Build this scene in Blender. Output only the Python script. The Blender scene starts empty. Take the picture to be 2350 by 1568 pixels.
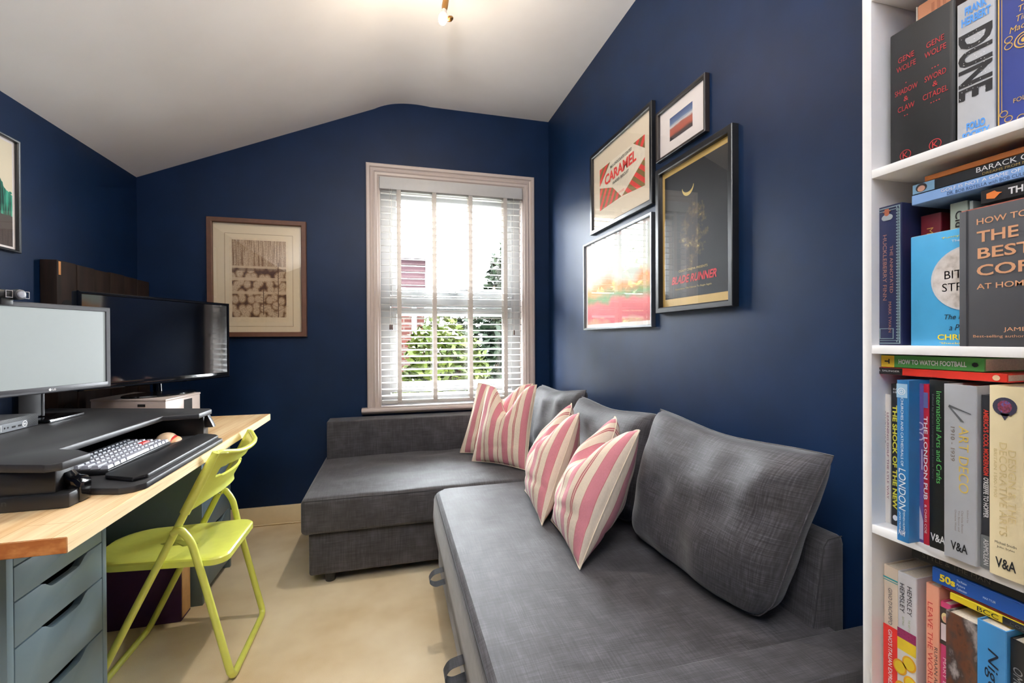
import bpy, bmesh, math, random
from mathutils import Vector, Matrix, noise
random.seed(7)
S = bpy.context.scene
COL = S.collection
PI = math.pi

# ------------------------------------------------------------------ camera, sky, exposure
YAW, PITCH, ROLL, EYE = 0.2607, -0.005, -0.0051, 1.0971
def camera():
    cy, sy = math.cos(YAW), math.sin(YAW); cp, sp = math.cos(PITCH), math.sin(PITCH); cr, sr = math.cos(ROLL), math.sin(ROLL)
    A = Matrix(((cy, -sy, 0), (sy, cy, 0), (0, 0, 1)))
    B = Matrix(((1, 0, 0), (0, cp, sp), (0, -sp, cp)))
    Cc = Matrix(((cr, 0, sr), (0, 1, 0), (-sr, 0, cr)))
    M = Cc @ B @ A
    cam = bpy.data.cameras.new('camera'); o = bpy.data.objects.new('camera', cam); COL.objects.link(o)
    r, f, u = M[0], M[1], M[2]
    W = Matrix(((r[0], u[0], -f[0], 0), (r[1], u[1], -f[1], 0), (r[2], u[2], -f[2], EYE), (0, 0, 0, 1)))
    o.matrix_world = W
    cam.sensor_fit = 'HORIZONTAL'; cam.sensor_width = 36.0; cam.lens = 1029.946 / 2350 * 36
    cam.clip_start = 0.02; cam.clip_end = 200
    S.camera = o
camera()
w = bpy.data.worlds.new('overcast_sky'); S.world = w; w.use_nodes = True
bg = w.node_tree.nodes['Background']; bg.inputs['Color'].default_value = (0.89, 0.95, 1.0, 1)
_tc = w.node_tree.nodes.new('ShaderNodeTexCoord'); _sp = w.node_tree.nodes.new('ShaderNodeSeparateXYZ'); _mr = w.node_tree.nodes.new('ShaderNodeMapRange')
w.node_tree.links.new(_tc.outputs['Generated'], _sp.inputs[0]); w.node_tree.links.new(_sp.outputs['Z'], _mr.inputs['Value'])
_mr.inputs['To Min'].default_value = 50.0; _mr.inputs['To Max'].default_value = 150.0      # overcast sky: the zenith three times the horizon
w.node_tree.links.new(_mr.outputs['Result'], bg.inputs['Strength'])
S.view_settings.view_transform = 'Standard'; S.view_settings.look = 'None'; S.view_settings.gamma = 1.0
S.view_settings.use_curve_mapping = False
S.view_settings.exposure = 0.76
try:
    S.cycles.use_denoising = True
    S.cycles.max_bounces = 10; S.cycles.diffuse_bounces = 6; S.cycles.transparent_max_bounces = 16
    S.cycles.sample_clamp_indirect = 6.0
    S.cycles.caustics_reflective = False; S.cycles.caustics_refractive = False
except Exception:
    pass
def lamp(name, kind, loc, energy, color=(1, 1, 1), **kw):
    l = bpy.data.lights.new(name, kind); l.energy = energy; l.color = color
    o = bpy.data.objects.new(name, l); COL.objects.link(o); o.location = loc
    for k, v in kw.items():
        if k == 'rot': o.rotation_euler = v
        else: setattr(l, k, v)
    return o
# portals only guide the sampling of the daylight that comes in through the window
p1 = lamp('window_portal', 'AREA', (0.395, 3.12, 1.40), 1, rot=(-PI/2, 0, 0), shape='RECTANGLE', size=0.93, size_y=1.45); p1.data.cycles.is_portal = True
# added fill light behind the camera, standing in for a flash bounced upward
lamp('bounce_fill', 'AREA', (-.30, -.42, 1.80), 74.0, (.97, .98, 1.0), rot=(PI - .15, 0, 0), shape='DISK', size=.45)

# ------------------------------------------------------------------ materials
def s2l(c):
    return tuple((x / 12.92 if x <= 0.04045 else ((x + 0.055) / 1.055) ** 2.4) for x in (v / 255 for v in c))
MATS = {}
class NT:
    def __init__(s, name):
        s.m = bpy.data.materials.new(name); s.m.use_nodes = True; s.t = s.m.node_tree; s.b = s.t.nodes['Principled BSDF']; s.out = s.t.nodes['Material Output']
    def n(s, typ, **kw):
        x = s.t.nodes.new(typ)
        for k, v in kw.items():
            if k in x.inputs.keys(): x.inputs[k].default_value = v
            else: setattr(x, k, v)
        return x
    def l(s, a, b): s.t.links.new(a, b)
    def set(s, **kw):
        for k, v in kw.items(): s.b.inputs[k.replace('_', ' ')].default_value = v
    def coords(s, scale=(1, 1, 1), out='Object', rot=(0, 0, 0)):
        t = s.n('ShaderNodeTexCoord'); m = s.n('ShaderNodeMapping'); m.inputs['Scale'].default_value = scale; m.inputs['Rotation'].default_value = rot
        s.l(t.outputs[out], m.inputs['Vector']); return m.outputs['Vector']
    def noise(s, vec, scale, detail=3, rough=.5):
        x = s.n('ShaderNodeTexNoise'); x.inputs['Scale'].default_value = scale; x.inputs['Detail'].default_value = detail; x.inputs['Roughness'].default_value = rough
        if vec is not None: s.l(vec, x.inputs['Vector'])
        return x.outputs['Fac']
    def ramp(s, fac, stops, interp='LINEAR'):
        r = s.n('ShaderNodeValToRGB'); r.color_ramp.interpolation = interp
        while len(r.color_ramp.elements) < len(stops): r.color_ramp.elements.new(1.0)
        for e, (p, c) in zip(r.color_ramp.elements, stops): e.position = p; e.color = (*c, 1)
        s.l(fac, r.inputs['Fac']); return r.outputs['Color']
    def mix(s, fac, a, b, mode='MIX'):
        x = s.n('ShaderNodeMix'); x.data_type = 'RGBA'; x.blend_type = mode
        for sock, v in ((x.inputs['Factor'], fac), (x.inputs['A'], a), (x.inputs['B'], b)):
            if hasattr(v, 'is_linked'): s.l(v, sock)
            elif isinstance(v, (int, float)): sock.default_value = v
            else: sock.default_value = (*v, 1)
        return [o for o in x.outputs if o.type == 'RGBA'][0]
    def bump(s, h, strength=.2, dist=.001):
        b = s.n('ShaderNodeBump'); b.inputs['Strength'].default_value = strength; b.inputs['Distance'].default_value = dist
        s.l(h, b.inputs['Height']); s.l(b.outputs['Normal'], s.b.inputs['Normal'])
    def math(s, op, a, b=0.0):
        x = s.n('ShaderNodeMath'); x.operation = op
        for sock, v in ((x.inputs[0], a), (x.inputs[1], b)):
            if hasattr(v, 'is_linked'): s.l(v, sock)
            else: sock.default_value = v
        return x.outputs[0]
def plain(name, rgb, rough=.5, metal=0, spec=.5, mottle=.06, scale=40, bump=0, coat=0, emit=None):
    if name in MATS: return MATS[name]
    t = NT(name); c = s2l(rgb)
    f = t.noise(t.coords(), scale)
    col = t.ramp(f, [(.3, tuple(x * (1 - mottle) for x in c)), (.7, tuple(min(1, x * (1 + mottle)) for x in c))])
    t.l(col, t.b.inputs['Base Color'])
    t.set(Roughness=rough, Metallic=metal); t.b.inputs['Specular IOR Level'].default_value = spec
    if coat: t.b.inputs['Coat Weight'].default_value = coat; t.b.inputs['Coat Roughness'].default_value = .08
    if bump: t.bump(t.noise(t.coords(), scale * 6), bump)
    if emit: t.b.inputs['Emission Color'].default_value = (*s2l(emit[0]), 1); t.b.inputs['Emission Strength'].default_value = emit[1]
    MATS[name] = t.m; return t.m
def wall_paint():
    t = NT('navy_wall_paint')
    f = t.noise(t.coords(), 6, 4)
    t.l(t.ramp(f, [(.35, s2l((3, 28, 58))), (.65, s2l((5, 32, 65)))]), t.b.inputs['Base Color'])
    t.set(Roughness=.48); t.b.inputs['Specular IOR Level'].default_value = .27
    t.bump(t.noise(t.coords(), 120, 4), .08); return t.m
def ceiling_paint():
    t = NT('white_ceiling_paint'); f = t.noise(t.coords(), 3, 5)
    t.l(t.ramp(f, [(.3, s2l((238, 234, 230))), (.7, s2l((244, 241, 238)))]), t.b.inputs['Base Color'])
    t.set(Roughness=.85); t.bump(t.noise(t.coords(), 60, 5), .12); return t.m
def carpet():
    t = NT('beige_carpet'); v = t.coords()
    a = t.ramp(t.noise(v, 700, 2), [(.3, s2l((238, 218, 182))), (.7, s2l((252, 240, 214)))])
    b = t.ramp(t.noise(v, 2.5, 4), [(.35, s2l((226, 216, 200))), (.65, (1, 1, 1))])
    t.l(t.mix(1.0, a, b, 'MULTIPLY'), t.b.inputs['Base Color'])
    t.set(Roughness=1.0); t.b.inputs['Specular IOR Level'].default_value = .1
    t.bump(t.noise(v, 900, 3), .5, .003); return t.m
def sofa_cloth(name='grey_sofa_fabric', scs=((420, 14, 14), (14, 420, 14), (14, 14, 420)), out='Object'):
    t = NT(name)
    f = None
    for sc in scs:
        x = t.noise(t.coords(sc, out), 1.0, 2); f = x if f is None else t.math('ADD', f, x)
    f = t.math('MULTIPLY', f, 1 / len(scs))
    t.l(t.ramp(f, [(.34, s2l((38, 36, 38))), (.5, s2l((59, 57, 60))), (.66, s2l((82, 80, 85)))]), t.b.inputs['Base Color'])
    t.set(Roughness=.66); t.b.inputs['Specular IOR Level'].default_value = .4
    t.b.inputs['Sheen Weight'].default_value = .25; t.b.inputs['Sheen Roughness'].default_value = .4
    big = t.noise(t.coords(), 9, 3)
    h = t.math('ADD', t.math('MULTIPLY', f, .35), t.math('MULTIPLY', big, .7))
    t.bump(h, .22, .005); return t.m
def striped_cloth():
    t = NT('rose_striped_linen')
    uv = t.n('ShaderNodeTexCoord'); sp = t.n('ShaderNodeSeparateXYZ'); t.l(uv.outputs['UV'], sp.inputs[0])
    wob = t.math('MULTIPLY', t.math('SUBTRACT', t.noise(uv.outputs['UV'], 4, 2), .5), .012)
    fr = t.math('FRACT', t.math('ADD', t.math('MULTIPLY', t.math('ADD', sp.outputs['X'], wob), 1.9), .32))
    cr, ro, li = s2l((232, 216, 196)), s2l((200, 128, 138)), s2l((176, 102, 104))
    col = t.ramp(fr, [(0, ro), (.155, li), (.163, cr), (.305, li), (.335, cr), (.47, li), (.478, ro), (.655, li), (.663, cr), (.785, li), (.806, cr), (.818, li), (.842, cr), (.992, li)], 'CONSTANT')
    wv = t.noise(t.coords((500, 500, 40)), 1.0, 2)
    t.l(t.mix(.16, col, t.ramp(wv, [(.3, (.35, .3, .3)), (.7, (1, 1, 1))]), 'MULTIPLY'), t.b.inputs['Base Color'])
    t.set(Roughness=.9); t.b.inputs['Specular IOR Level'].default_value = .15; t.b.inputs['Sheen Weight'].default_value = .2
    t.bump(t.math('ADD', t.math('MULTIPLY', t.noise(t.coords(), 14, 3), 1.6), t.math('MULTIPLY', wv, .15)), .4, .008); return t.m
def desk_wood():
    t = NT('oiled_desk_wood')
    br = t.n('ShaderNodeTexBrick'); br.inputs['Scale'].default_value = 1.0
    t.l(t.coords((1, 1, 1), rot=(0, 0, PI / 2)), br.inputs['Vector'])
    br.inputs['Color1'].default_value = (*s2l((244, 220, 178)), 1); br.inputs['Color2'].default_value = (*s2l((232, 200, 150)), 1)
    br.inputs['Mortar'].default_value = (*s2l((205, 158, 98)), 1); br.inputs['Mortar Size'].default_value = .0008
    br.inputs['Brick Width'].default_value = .62; br.inputs['Row Height'].default_value = .09; br.inputs['Bias'].default_value = 0
    g = t.ramp(t.noise(t.coords((60, 2.2, 60)), 1.0, 5, .65), [(.3, s2l((214, 176, 128))), (.62, (1, 1, 1))])
    t.l(t.mix(.75, br.outputs['Color'], g, 'MULTIPLY'), t.b.inputs['Base Color']); t.set(Roughness=.38)
    return t.m
def edge_wood():
    t = NT('pale_sawn_edge_wood')
    g = t.ramp(t.noise(t.coords((6, 3.0, 120)), 1.0, 6, .7), [(.25, s2l((196, 150, 92))), (.45, s2l((238, 212, 164))), (.75, s2l((246, 228, 188)))])
    t.l(g, t.b.inputs['Base Color']); t.set(Roughness=.55); return t.m
def end_wood():
    t = NT('end_grain_wood'); wv = t.n('ShaderNodeTexWave'); wv.wave_type = 'RINGS'; wv.inputs['Scale'].default_value = 30; wv.inputs['Distortion'].default_value = 5; wv.inputs['Detail'].default_value = 3
    t.l(t.coords((1.0, 1, 1.6)), wv.inputs['Vector'])
    t.l(t.ramp(wv.outputs['Fac'], [(.0, s2l((168, 96, 44))), (1, s2l((206, 138, 76)))]), t.b.inputs['Base Color']); t.set(Roughness=.5); return t.m
def dark_planks():
    t = NT('dark_reclaimed_wood')
    g = t.ramp(t.noise(t.coords((30, 30, 3)), 1.0, 5, .65), [(.3, s2l((24, 15, 11))), (.7, s2l((46, 30, 22)))])
    t.l(g, t.b.inputs['Base Color']); t.set(Roughness=.75); t.b.inputs['Specular IOR Level'].default_value = .3; return t.m
def glass_pane(name='clear_glass', ior=1.5):
    t = NT(name); tr = t.n('ShaderNodeBsdfTransparent'); gl = t.n('ShaderNodeBsdfGlossy'); gl.inputs['Roughness'].default_value = .0
    fr = t.n('ShaderNodeFresnel'); ge = t.n('ShaderNodeNewGeometry'); t.l(t.math('ADD', ior, t.math('MULTIPLY', ge.outputs['Backfacing'], 1 / ior - ior)), fr.inputs['IOR']); mx = t.n('ShaderNodeMixShader')
    t.l(fr.outputs[0], mx.inputs[0]); t.l(tr.outputs[0], mx.inputs[1]); t.l(gl.outputs[0], mx.inputs[2]); t.l(mx.outputs[0], t.out.inputs['Surface'])
    t.t.nodes.remove(t.b); return t.m
def brick():
    t = NT('red_brick_wall'); br = t.n('ShaderNodeTexBrick'); t.l(t.coords((1, 1, 1), rot=(PI / 2, 0, 0)), br.inputs['Vector'])
    br.inputs['Scale'].default_value = 1; br.inputs['Brick Width'].default_value = .22; br.inputs['Row Height'].default_value = .075; br.inputs['Mortar Size'].default_value = .01
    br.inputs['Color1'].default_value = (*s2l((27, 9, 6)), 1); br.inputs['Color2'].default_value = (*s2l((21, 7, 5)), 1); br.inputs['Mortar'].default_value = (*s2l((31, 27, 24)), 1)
    t.l(br.outputs['Color'], t.b.inputs['Base Color']); t.set(Roughness=.9); t.b.inputs['Specular IOR Level'].default_value = .05; return t.m
def leaf(name, a, b):
    t = NT(name); f = t.noise(t.coords(), 3.0, 2)
    t.l(t.ramp(f, [(.35, s2l(a)), (.65, s2l(b))]), t.b.inputs['Base Color']); t.set(Roughness=.6)
    t.b.inputs['Specular IOR Level'].default_value = .03; return t.m
def etching():
    t = NT('sepia_etching_print'); uv = t.n('ShaderNodeTexCoord').outputs['UV']
    sp = t.n('ShaderNodeSeparateXYZ'); t.l(uv, sp.inputs[0])
    def mp(sc):
        m = t.n('ShaderNodeMapping'); m.inputs['Scale'].default_value = sc; t.l(uv, m.inputs['Vector']); return m.outputs['Vector']
    vo = t.n('ShaderNodeTexVoronoi'); vo.voronoi_dimensions = '2D'; vo.inputs['Randomness'].default_value = .8; vo.inputs['Scale'].default_value = 1.0; t.l(mp((8, 10, 1)), vo.inputs['Vector'])
    paper, ink, mid = s2l((206, 180, 146)), s2l((92, 62, 38)), s2l((158, 124, 88))
    stones = t.ramp(vo.outputs['Distance'], [(.0, paper), (.38, paper), (.54, mid), (.70, ink)])
    boards = t.ramp(t.noise(mp((38, 2.2, 1)), 1.0, 5, .7), [(.30, ink), (.44, mid), (.56, paper)])
    top = t.math('GREATER_THAN', sp.outputs['Y'], .66)
    c = t.mix(top, stones, boards)
    scr = t.ramp(t.noise(mp((70, 60, 1)), 1.0, 6, .75), [(.36, s2l((120, 88, 58))), (.54, (1, 1, 1))])
    c = t.mix(.7, c, scr, 'MULTIPLY')
    for y0, y1 in ((.30, .335), (.475, .515), (.635, .665)):
        band = t.math('MULTIPLY', t.math('GREATER_THAN', sp.outputs['Y'], y0), t.math('LESS_THAN', sp.outputs['Y'], y1))
        c = t.mix(t.math('MULTIPLY', band, .85), c, paper)
    hay = t.math('MULTIPLY', t.math('GREATER_THAN', sp.outputs['Y'], .60), t.math('LESS_THAN', sp.outputs['Y'], .635))
    c = t.mix(t.math('MULTIPLY', hay, .6), c, ink)
    t.l(c, t.b.inputs['Base Color']); t.set(Roughness=.9); return t.m
def forest():
    t = NT('green_forest_print'); uv = t.n('ShaderNodeTexCoord').outputs['UV']; sp = t.n('ShaderNodeSeparateXYZ'); t.l(uv, sp.inputs[0])
    m = t.n('ShaderNodeMapping'); m.inputs['Scale'].default_value = (16, 1.3, 1); t.l(uv, m.inputs['Vector'])
    trunks = t.ramp(t.noise(m.outputs['Vector'], 1.0, 4, .6), [(.4, s2l((24, 60, 52))), (.5, s2l((60, 168, 138))), (.62, s2l((120, 205, 176)))])
    m2 = t.n('ShaderNodeMapping'); m2.inputs['Scale'].default_value = (6, 6, 1); t.l(uv, m2.inputs['Vector'])
    edge = t.math('ADD', t.math('MULTIPLY', sp.outputs['X'], -.75), t.math('MULTIPLY', t.noise(m2.outputs['Vector'], 1.0, 5, .7), .25))
    sky = t.math('GREATER_THAN', sp.outputs['Y'], t.math('ADD', edge, 1.12))
    ground = t.math('LESS_THAN', sp.outputs['Y'], t.math('ADD', t.math('MULTIPLY', t.noise(m2.outputs['Vector'], 2.0, 4), .1), .24))
    c = t.mix(sky, trunks, s2l((240, 228, 200))); c = t.mix(ground, c, s2l((66, 58, 58)))
    t.l(c, t.b.inputs['Base Color']); t.set(Roughness=.8); return t.m
def dim_gold_art():
    t = NT('black_and_gold_print'); uv = t.n('ShaderNodeTexCoord').outputs['UV']; sp = t.n('ShaderNodeSeparateXYZ'); t.l(uv, sp.inputs[0])
    m = t.n('ShaderNodeMapping'); m.inputs['Scale'].default_value = (5, 7, 1); t.l(uv, m.inputs['Vector'])
    f = t.noise(m.outputs['Vector'], 1.0, 8, .68)
    dx = t.math('SUBTRACT', sp.outputs['X'], .5); dy = t.math('SUBTRACT', sp.outputs['Y'], .46)
    d2 = t.math('ADD', t.math('MULTIPLY', t.math('MULTIPLY', dx, dx), 9.0), t.math('MULTIPLY', t.math('MULTIPLY', dy, dy), 6.0))
    msk = t.math('SUBTRACT', f, t.math('MULTIPLY', d2, .42))
    t.l(t.ramp(msk, [(.40, s2l((18, 18, 20))), (.50, s2l((90, 74, 40))), (.60, s2l((226, 200, 120)))]), t.b.inputs['Base Color']); t.set(Roughness=.6); return t.m
def blotch(name, cols, scale=(4, 4, 1), out='UV', rough=.5, pos=None):
    t = NT(name); f = t.noise(t.coords(scale, out), 1.0, 5, .6); k = len(cols)
    t.l(t.ramp(f, [((pos[i] if pos else .32 + .36 * i / (k - 1)), s2l(c)) for i, c in enumerate(cols)]), t.b.inputs['Base Color']); t.set(Roughness=rough); return t.m
M = dict(wall=wall_paint(), ceil=ceiling_paint(), carpet=carpet(), sofa=sofa_cloth(), backc=sofa_cloth('grey_cushion_fabric', ((210, 9, 1), (9, 170, 1)), 'UV'), stripe=striped_cloth(), desk=desk_wood(), edge=edge_wood(), endw=end_wood(),
         planks=dark_planks(), glass=glass_pane(), brick=brick())
M['pglass'] = glass_pane('picture_glass', 1.9)
M['trim'] = plain('warm_white_gloss_paint', (190, 177, 170), .35, mottle=.02)
M['base'] = plain('cream_skirting_paint', (230, 208, 168), .4, mottle=.02)
M['pvc'] = plain('white_window_plastic', (176, 177, 177), .3, mottle=.01)
M['blind'] = plain('white_blind_slats', (190, 189, 187), .45, mottle=.02)
M['tape'] = plain('cream_blind_tape', (212, 206, 200), .9, mottle=.04, scale=200)
def tape_cloth():
    t = NT('cream_blind_tape'); tl = t.n('ShaderNodeBsdfTranslucent'); df = t.n('ShaderNodeBsdfDiffuse'); mx = t.n('ShaderNodeMixShader'); mx.inputs[0].default_value = .35
    c = t.ramp(t.noise(t.coords(), 300), [(.3, s2l((206, 200, 194))), (.7, s2l((222, 216, 210)))])
    t.l(c, tl.inputs['Color']); t.l(c, df.inputs['Color']); t.l(df.outputs[0], mx.inputs[1]); t.l(tl.outputs[0], mx.inputs[2]); t.l(mx.outputs[0], t.out.inputs['Surface']); t.t.nodes.remove(t.b); return t.m
M['tape'] = tape_cloth()
M['black'] = plain('black_plastic', (24, 24, 26), .42, mottle=.05)
M['blackg'] = plain('black_gloss_plastic', (12, 12, 14), .08, mottle=.02)
M['charcoal'] = plain('charcoal_laminate', (42, 42, 44), .45, mottle=.08, scale=300, bump=.05)
M['bezel'] = plain('dark_grey_bezel_plastic', (66, 66, 70), .4, mottle=.03)
M['lime'] = plain('lime_green_lacquer', (220, 226, 104), .32, mottle=.03, coat=.2)
M['drawer'] = plain('blue_grey_lacquer', (104, 124, 134), .4, mottle=.02)
M['shelf'] = plain('white_melamine', (246, 244, 242), .4, mottle=.01)
M['pages'] = plain('book_page_edges', (222, 212, 196), .9, mottle=.1, scale=400)
M['chrome'] = plain('brushed_steel', (190, 190, 192), .25, metal=1, mottle=.02)
M['white'] = plain('white_print', (240, 240, 240), .6, mottle=.01)
M['dark'] = plain('dark_gap', (10, 10, 12), .8, mottle=.02)

# ------------------------------------------------------------------ mesh helpers
ORG = {}
def org(o): return ORG.get(o.name, Vector((0, 0, 0)))
def tag(o, label=None, cat=None, group=None, kind=None):
    if label: o['label'] = label
    if cat: o['category'] = cat
    if group: o['group'] = group
    if kind: o['kind'] = kind
    return o
def thing(name, loc, label, cat, group=None, kind=None):
    o = bpy.data.objects.new(name, None); COL.objects.link(o); o.location = loc; o.empty_display_size = .05
    ORG[o.name] = Vector(loc); return tag(o, label, cat, group, kind)
def part(name, bm, mats, parent=None, smooth=True, angle=35, loc=None, **props):
    o0 = org(parent) if parent else Vector(loc or (0, 0, 0))
    bmesh.ops.recalc_face_normals(bm, faces=bm.faces[:]) if props.pop('recalc', True) else None
    for v in bm.verts: v.co -= o0
    me = bpy.data.meshes.new(name); bm.to_mesh(me); bm.free()
    for m in (mats if isinstance(mats, (list, tuple)) else [mats]): me.materials.append(m)
    if smooth:
        me.polygons.foreach_set('use_smooth', [True] * len(me.polygons)); me.set_sharp_from_angle(angle=math.radians(angle))
    o = bpy.data.objects.new(name, me); COL.objects.link(o)
    if parent: o.parent = parent
    else: o.location = o0
    ORG[o.name] = o0
    for k, v in props.items(): o[k] = v
    return o
def solo(name, bm, mats, label, cat, loc, group=None, kind=None, **kw):
    return tag(part(name, bm, mats, None, loc=loc, **kw), label, cat, group, kind)
def B(): return bmesh.new()
def merge(bm, tmp, mi=0, xf=None):
    if xf is not None: bmesh.ops.transform(tmp, matrix=xf, verts=tmp.verts[:])
    for f in tmp.faces: f.material_index = mi
    me = bpy.data.meshes.new('tmp'); tmp.to_mesh(me); tmp.free(); bm.from_mesh(me); bpy.data.meshes.remove(me)
def box(bm, x0, x1, y0, y1, z0, z1, r=0, seg=2, mi=0, xf=None):
    t = bmesh.new(); bmesh.ops.create_cube(t, size=1)
    for v in t.verts: v.co = Vector(((x0 + x1) / 2 + v.co.x * (x1 - x0), (y0 + y1) / 2 + v.co.y * (y1 - y0), (z0 + z1) / 2 + v.co.z * (z1 - z0)))
    if r: bmesh.ops.bevel(t, geom=t.edges[:], offset=r, segments=seg, profile=.5, affect='EDGES')
    merge(bm, t, mi, xf)
def prism(bm, pts, axis, a, b, r=0, seg=2, mi=0, xf=None, only=None):
    """extrude a 2D outline along an axis; pts are the two other axes in x,y,z order"""
    t = bmesh.new()
    def P(p, h):
        return {'x': (h, p[0], p[1]), 'y': (p[0], h, p[1]), 'z': (p[0], p[1], h)}[axis]
    lo = [t.verts.new(P(p, a)) for p in pts]; hi = [t.verts.new(P(p, b)) for p in pts]; n = len(pts)
    t.faces.new(lo); t.faces.new(hi[::-1])
    for i in range(n): t.faces.new((lo[i], hi[i], hi[(i + 1) % n], lo[(i + 1) % n]))
    bmesh.ops.recalc_face_normals(t, faces=t.faces[:])
    if r: bmesh.ops.bevel(t, geom=t.edges[:], offset=r, segments=seg, profile=.5, affect='EDGES', clamp_overlap=True)
    merge(bm, t, mi, xf)
def tube(bm, pts, r, n=10, closed=False, mi=0, xf=None, cap=True):
    t = bmesh.new(); pts = [Vector(p) for p in pts]; m = len(pts); rings = []
    prev = None
    for i, p in enumerate(pts):
        a = pts[i - 1] if (i or closed) else p; c = pts[(i + 1) % m] if (i < m - 1 or closed) else p
        d = (c - a).normalized()
        if prev is None:
            up = Vector((0, 0, 1)) if abs(d.z) < .9 else Vector((0, 1, 0)); u = d.cross(up).normalized()
        else:
            u = (prev - d * prev.dot(d)).normalized()
        prev = u; v = d.cross(u); rr = r[i] if isinstance(r, (list, tuple)) else r
        rings.append([t.verts.new(p + (u * math.cos(2 * PI * k / n) + v * math.sin(2 * PI * k / n)) * rr) for k in range(n)])
    for i in range(m if closed else m - 1):
        A, Bq = rings[i], rings[(i + 1) % m]
        for k in range(n): t.faces.new((A[k], A[(k + 1) % n], Bq[(k + 1) % n], Bq[k]))
    if cap and not closed: t.faces.new(rings[0][::-1]); t.faces.new(rings[-1])
    merge(bm, t, mi, xf)
def bend(pts, r, k=5):
    """round the inner corners of a polyline"""
    pts = [Vector(p) for p in pts]; out = [pts[0]]
    for i in range(1, len(pts) - 1):
        a, b, c = pts[i - 1], pts[i], pts[i + 1]
        da, dc = (a - b), (c - b); q = min(r, da.length * .45, dc.length * .45); p0 = b + da.normalized() * q; p1 = b + dc.normalized() * q
        for j in range(k + 1):
            s = j / k; out.append(p0 * (1 - s) ** 2 + b * 2 * s * (1 - s) + p1 * s * s)
    out.append(pts[-1]); return out
def lathe(bm, prof, xf=None, n=24, mi=0):
    """prof: (radius, height) along +z"""
    t = bmesh.new(); rings = []
    for r, h in prof:
        rings.append([t.verts.new((max(r, 1e-5) * math.cos(2 * PI * k / n), max(r, 1e-5) * math.sin(2 * PI * k / n), h)) for k in range(n)])
    for A, Bq in zip(rings, rings[1:]):
        for k in range(n): t.faces.new((A[k], A[(k + 1) % n], Bq[(k + 1) % n], Bq[k]))
    t.faces.new(rings[0][::-1]); t.faces.new(rings[-1]); merge(bm, t, mi, xf)
def fan(bm, pts3, mi=0):
    f = bm.faces.new([bm.verts.new(p) for p in pts3]); f.material_index = mi; return f
def face_uv(bm, pts3, mi=0):
    uvl = bm.loops.layers.uv.verify(); f = fan(bm, pts3, mi)
    for l, c in zip(f.loops, ((0, 0), (1, 0), (1, 1), (0, 1))): l[uvl].uv = c
    return f
class Plane2:
    """a flat place in the room: origin, reading direction u, up direction v, outward normal n"""
    def __init__(s, o, u, v): s.o, s.u, s.v = Vector(o), Vector(u).normalized(), Vector(v).normalized(); s.n = s.u.cross(s.v)
    def p(s, a, b, c=0): return s.o + s.u * a + s.v * b + s.n * c
def p2box(bm, P, a0, a1, b0, b1, c0, c1, r=0, mi=0):
    box(bm, a0, a1, b0, b1, c0, c1, r, 2, mi, Matrix(((P.u.x, P.v.x, P.n.x, P.o.x), (P.u.y, P.v.y, P.n.y, P.o.y), (P.u.z, P.v.z, P.n.z, P.o.z), (0, 0, 0, 1))))
def mitre(bm, P, a0, a1, b0, b1, prof, closed=True, mi=0):
    """sweep a profile of (inset, height) round a rectangle with mitred corners"""
    loops = []
    for d, c in prof:
        q = [(a0 + d, b0 + (d if closed else 0)), (a0 + d, b1 - d), (a1 - d, b1 - d), (a1 - d, b0 + (d if closed else 0))]
        loops.append([bm.verts.new(P.p(x, y, c)) for x, y in q])
    for A, Bq in zip(loops, loops[1:] + loops[:1]):
        for k in range(4 if closed else 3):
            f = bm.faces.new((A[k], A[(k + 1) % 4], Bq[(k + 1) % 4], Bq[k])); f.material_index = mi
    if not closed:
        bm.faces.new([l[0] for l in loops]); bm.faces.new([l[3] for l in loops][::-1])
def text_into(bm, P, s, a, b, L=None, h=None, bold=0, shear=0, space=1.0, mi=0, c=0.0008, align=.5):
    """lettering laid flat on P centred at (a, b), fitted to length L and letter height h"""
    cu = bpy.data.curves.new('t', 'FONT'); cu.body = s; cu.size = 1; cu.offset = bold; cu.shear = shear; cu.space_character = space; cu.resolution_u = 3
    o = bpy.data.objects.new('t', cu); COL.objects.link(o); bpy.context.view_layer.update()
    ev = o.evaluated_get(bpy.context.evaluated_depsgraph_get()); me = bpy.data.meshes.new_from_object(ev)
    if len(me.vertices):
        xs = [v.co.x for v in me.vertices]; ys = [v.co.y for v in me.vertices]; x0, x1, y0, y1 = min(xs), max(xs), min(ys), max(ys)
        sy = (h / (y1 - y0)) if h else None; sx = (L / (x1 - x0)) if L else None
        sx = sx or sy; sy = sy or sx
        vs = [bm.verts.new(P.p(a + (v.co.x - x0 - (x1 - x0) * align) * sx, b + (v.co.y - (y0 + y1) / 2) * sy, c)) for v in me.vertices]
        for p in me.polygons:
            try: f = bm.faces.new([vs[i] for i in p.vertices]); f.material_index = mi
            except ValueError: pass
    bpy.data.objects.remove(o); bpy.data.curves.remove(cu); bpy.data.meshes.remove(me)
def lettering(parent, P, lines, mat, name='lettering', **props):
    bm = B()
    for ln in lines:
        s, a, b, L, h = ln[:5]; kw = ln[5] if len(ln) > 5 else {}
        text_into(bm, P, s, a, b, L, h, **kw)
    return part(name, bm, mat, parent, smooth=False, recalc=False, **props)
def disc(bm, P, a, b, ra, rb, c=.0008, n=28, mi=0, a0=0, a1=2 * PI):
    fan(bm, [P.p(a + ra * math.cos(a0 + (a1 - a0) * k / n), b + rb * math.sin(a0 + (a1 - a0) * k / n), c) for k in range(n)], mi)
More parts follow.
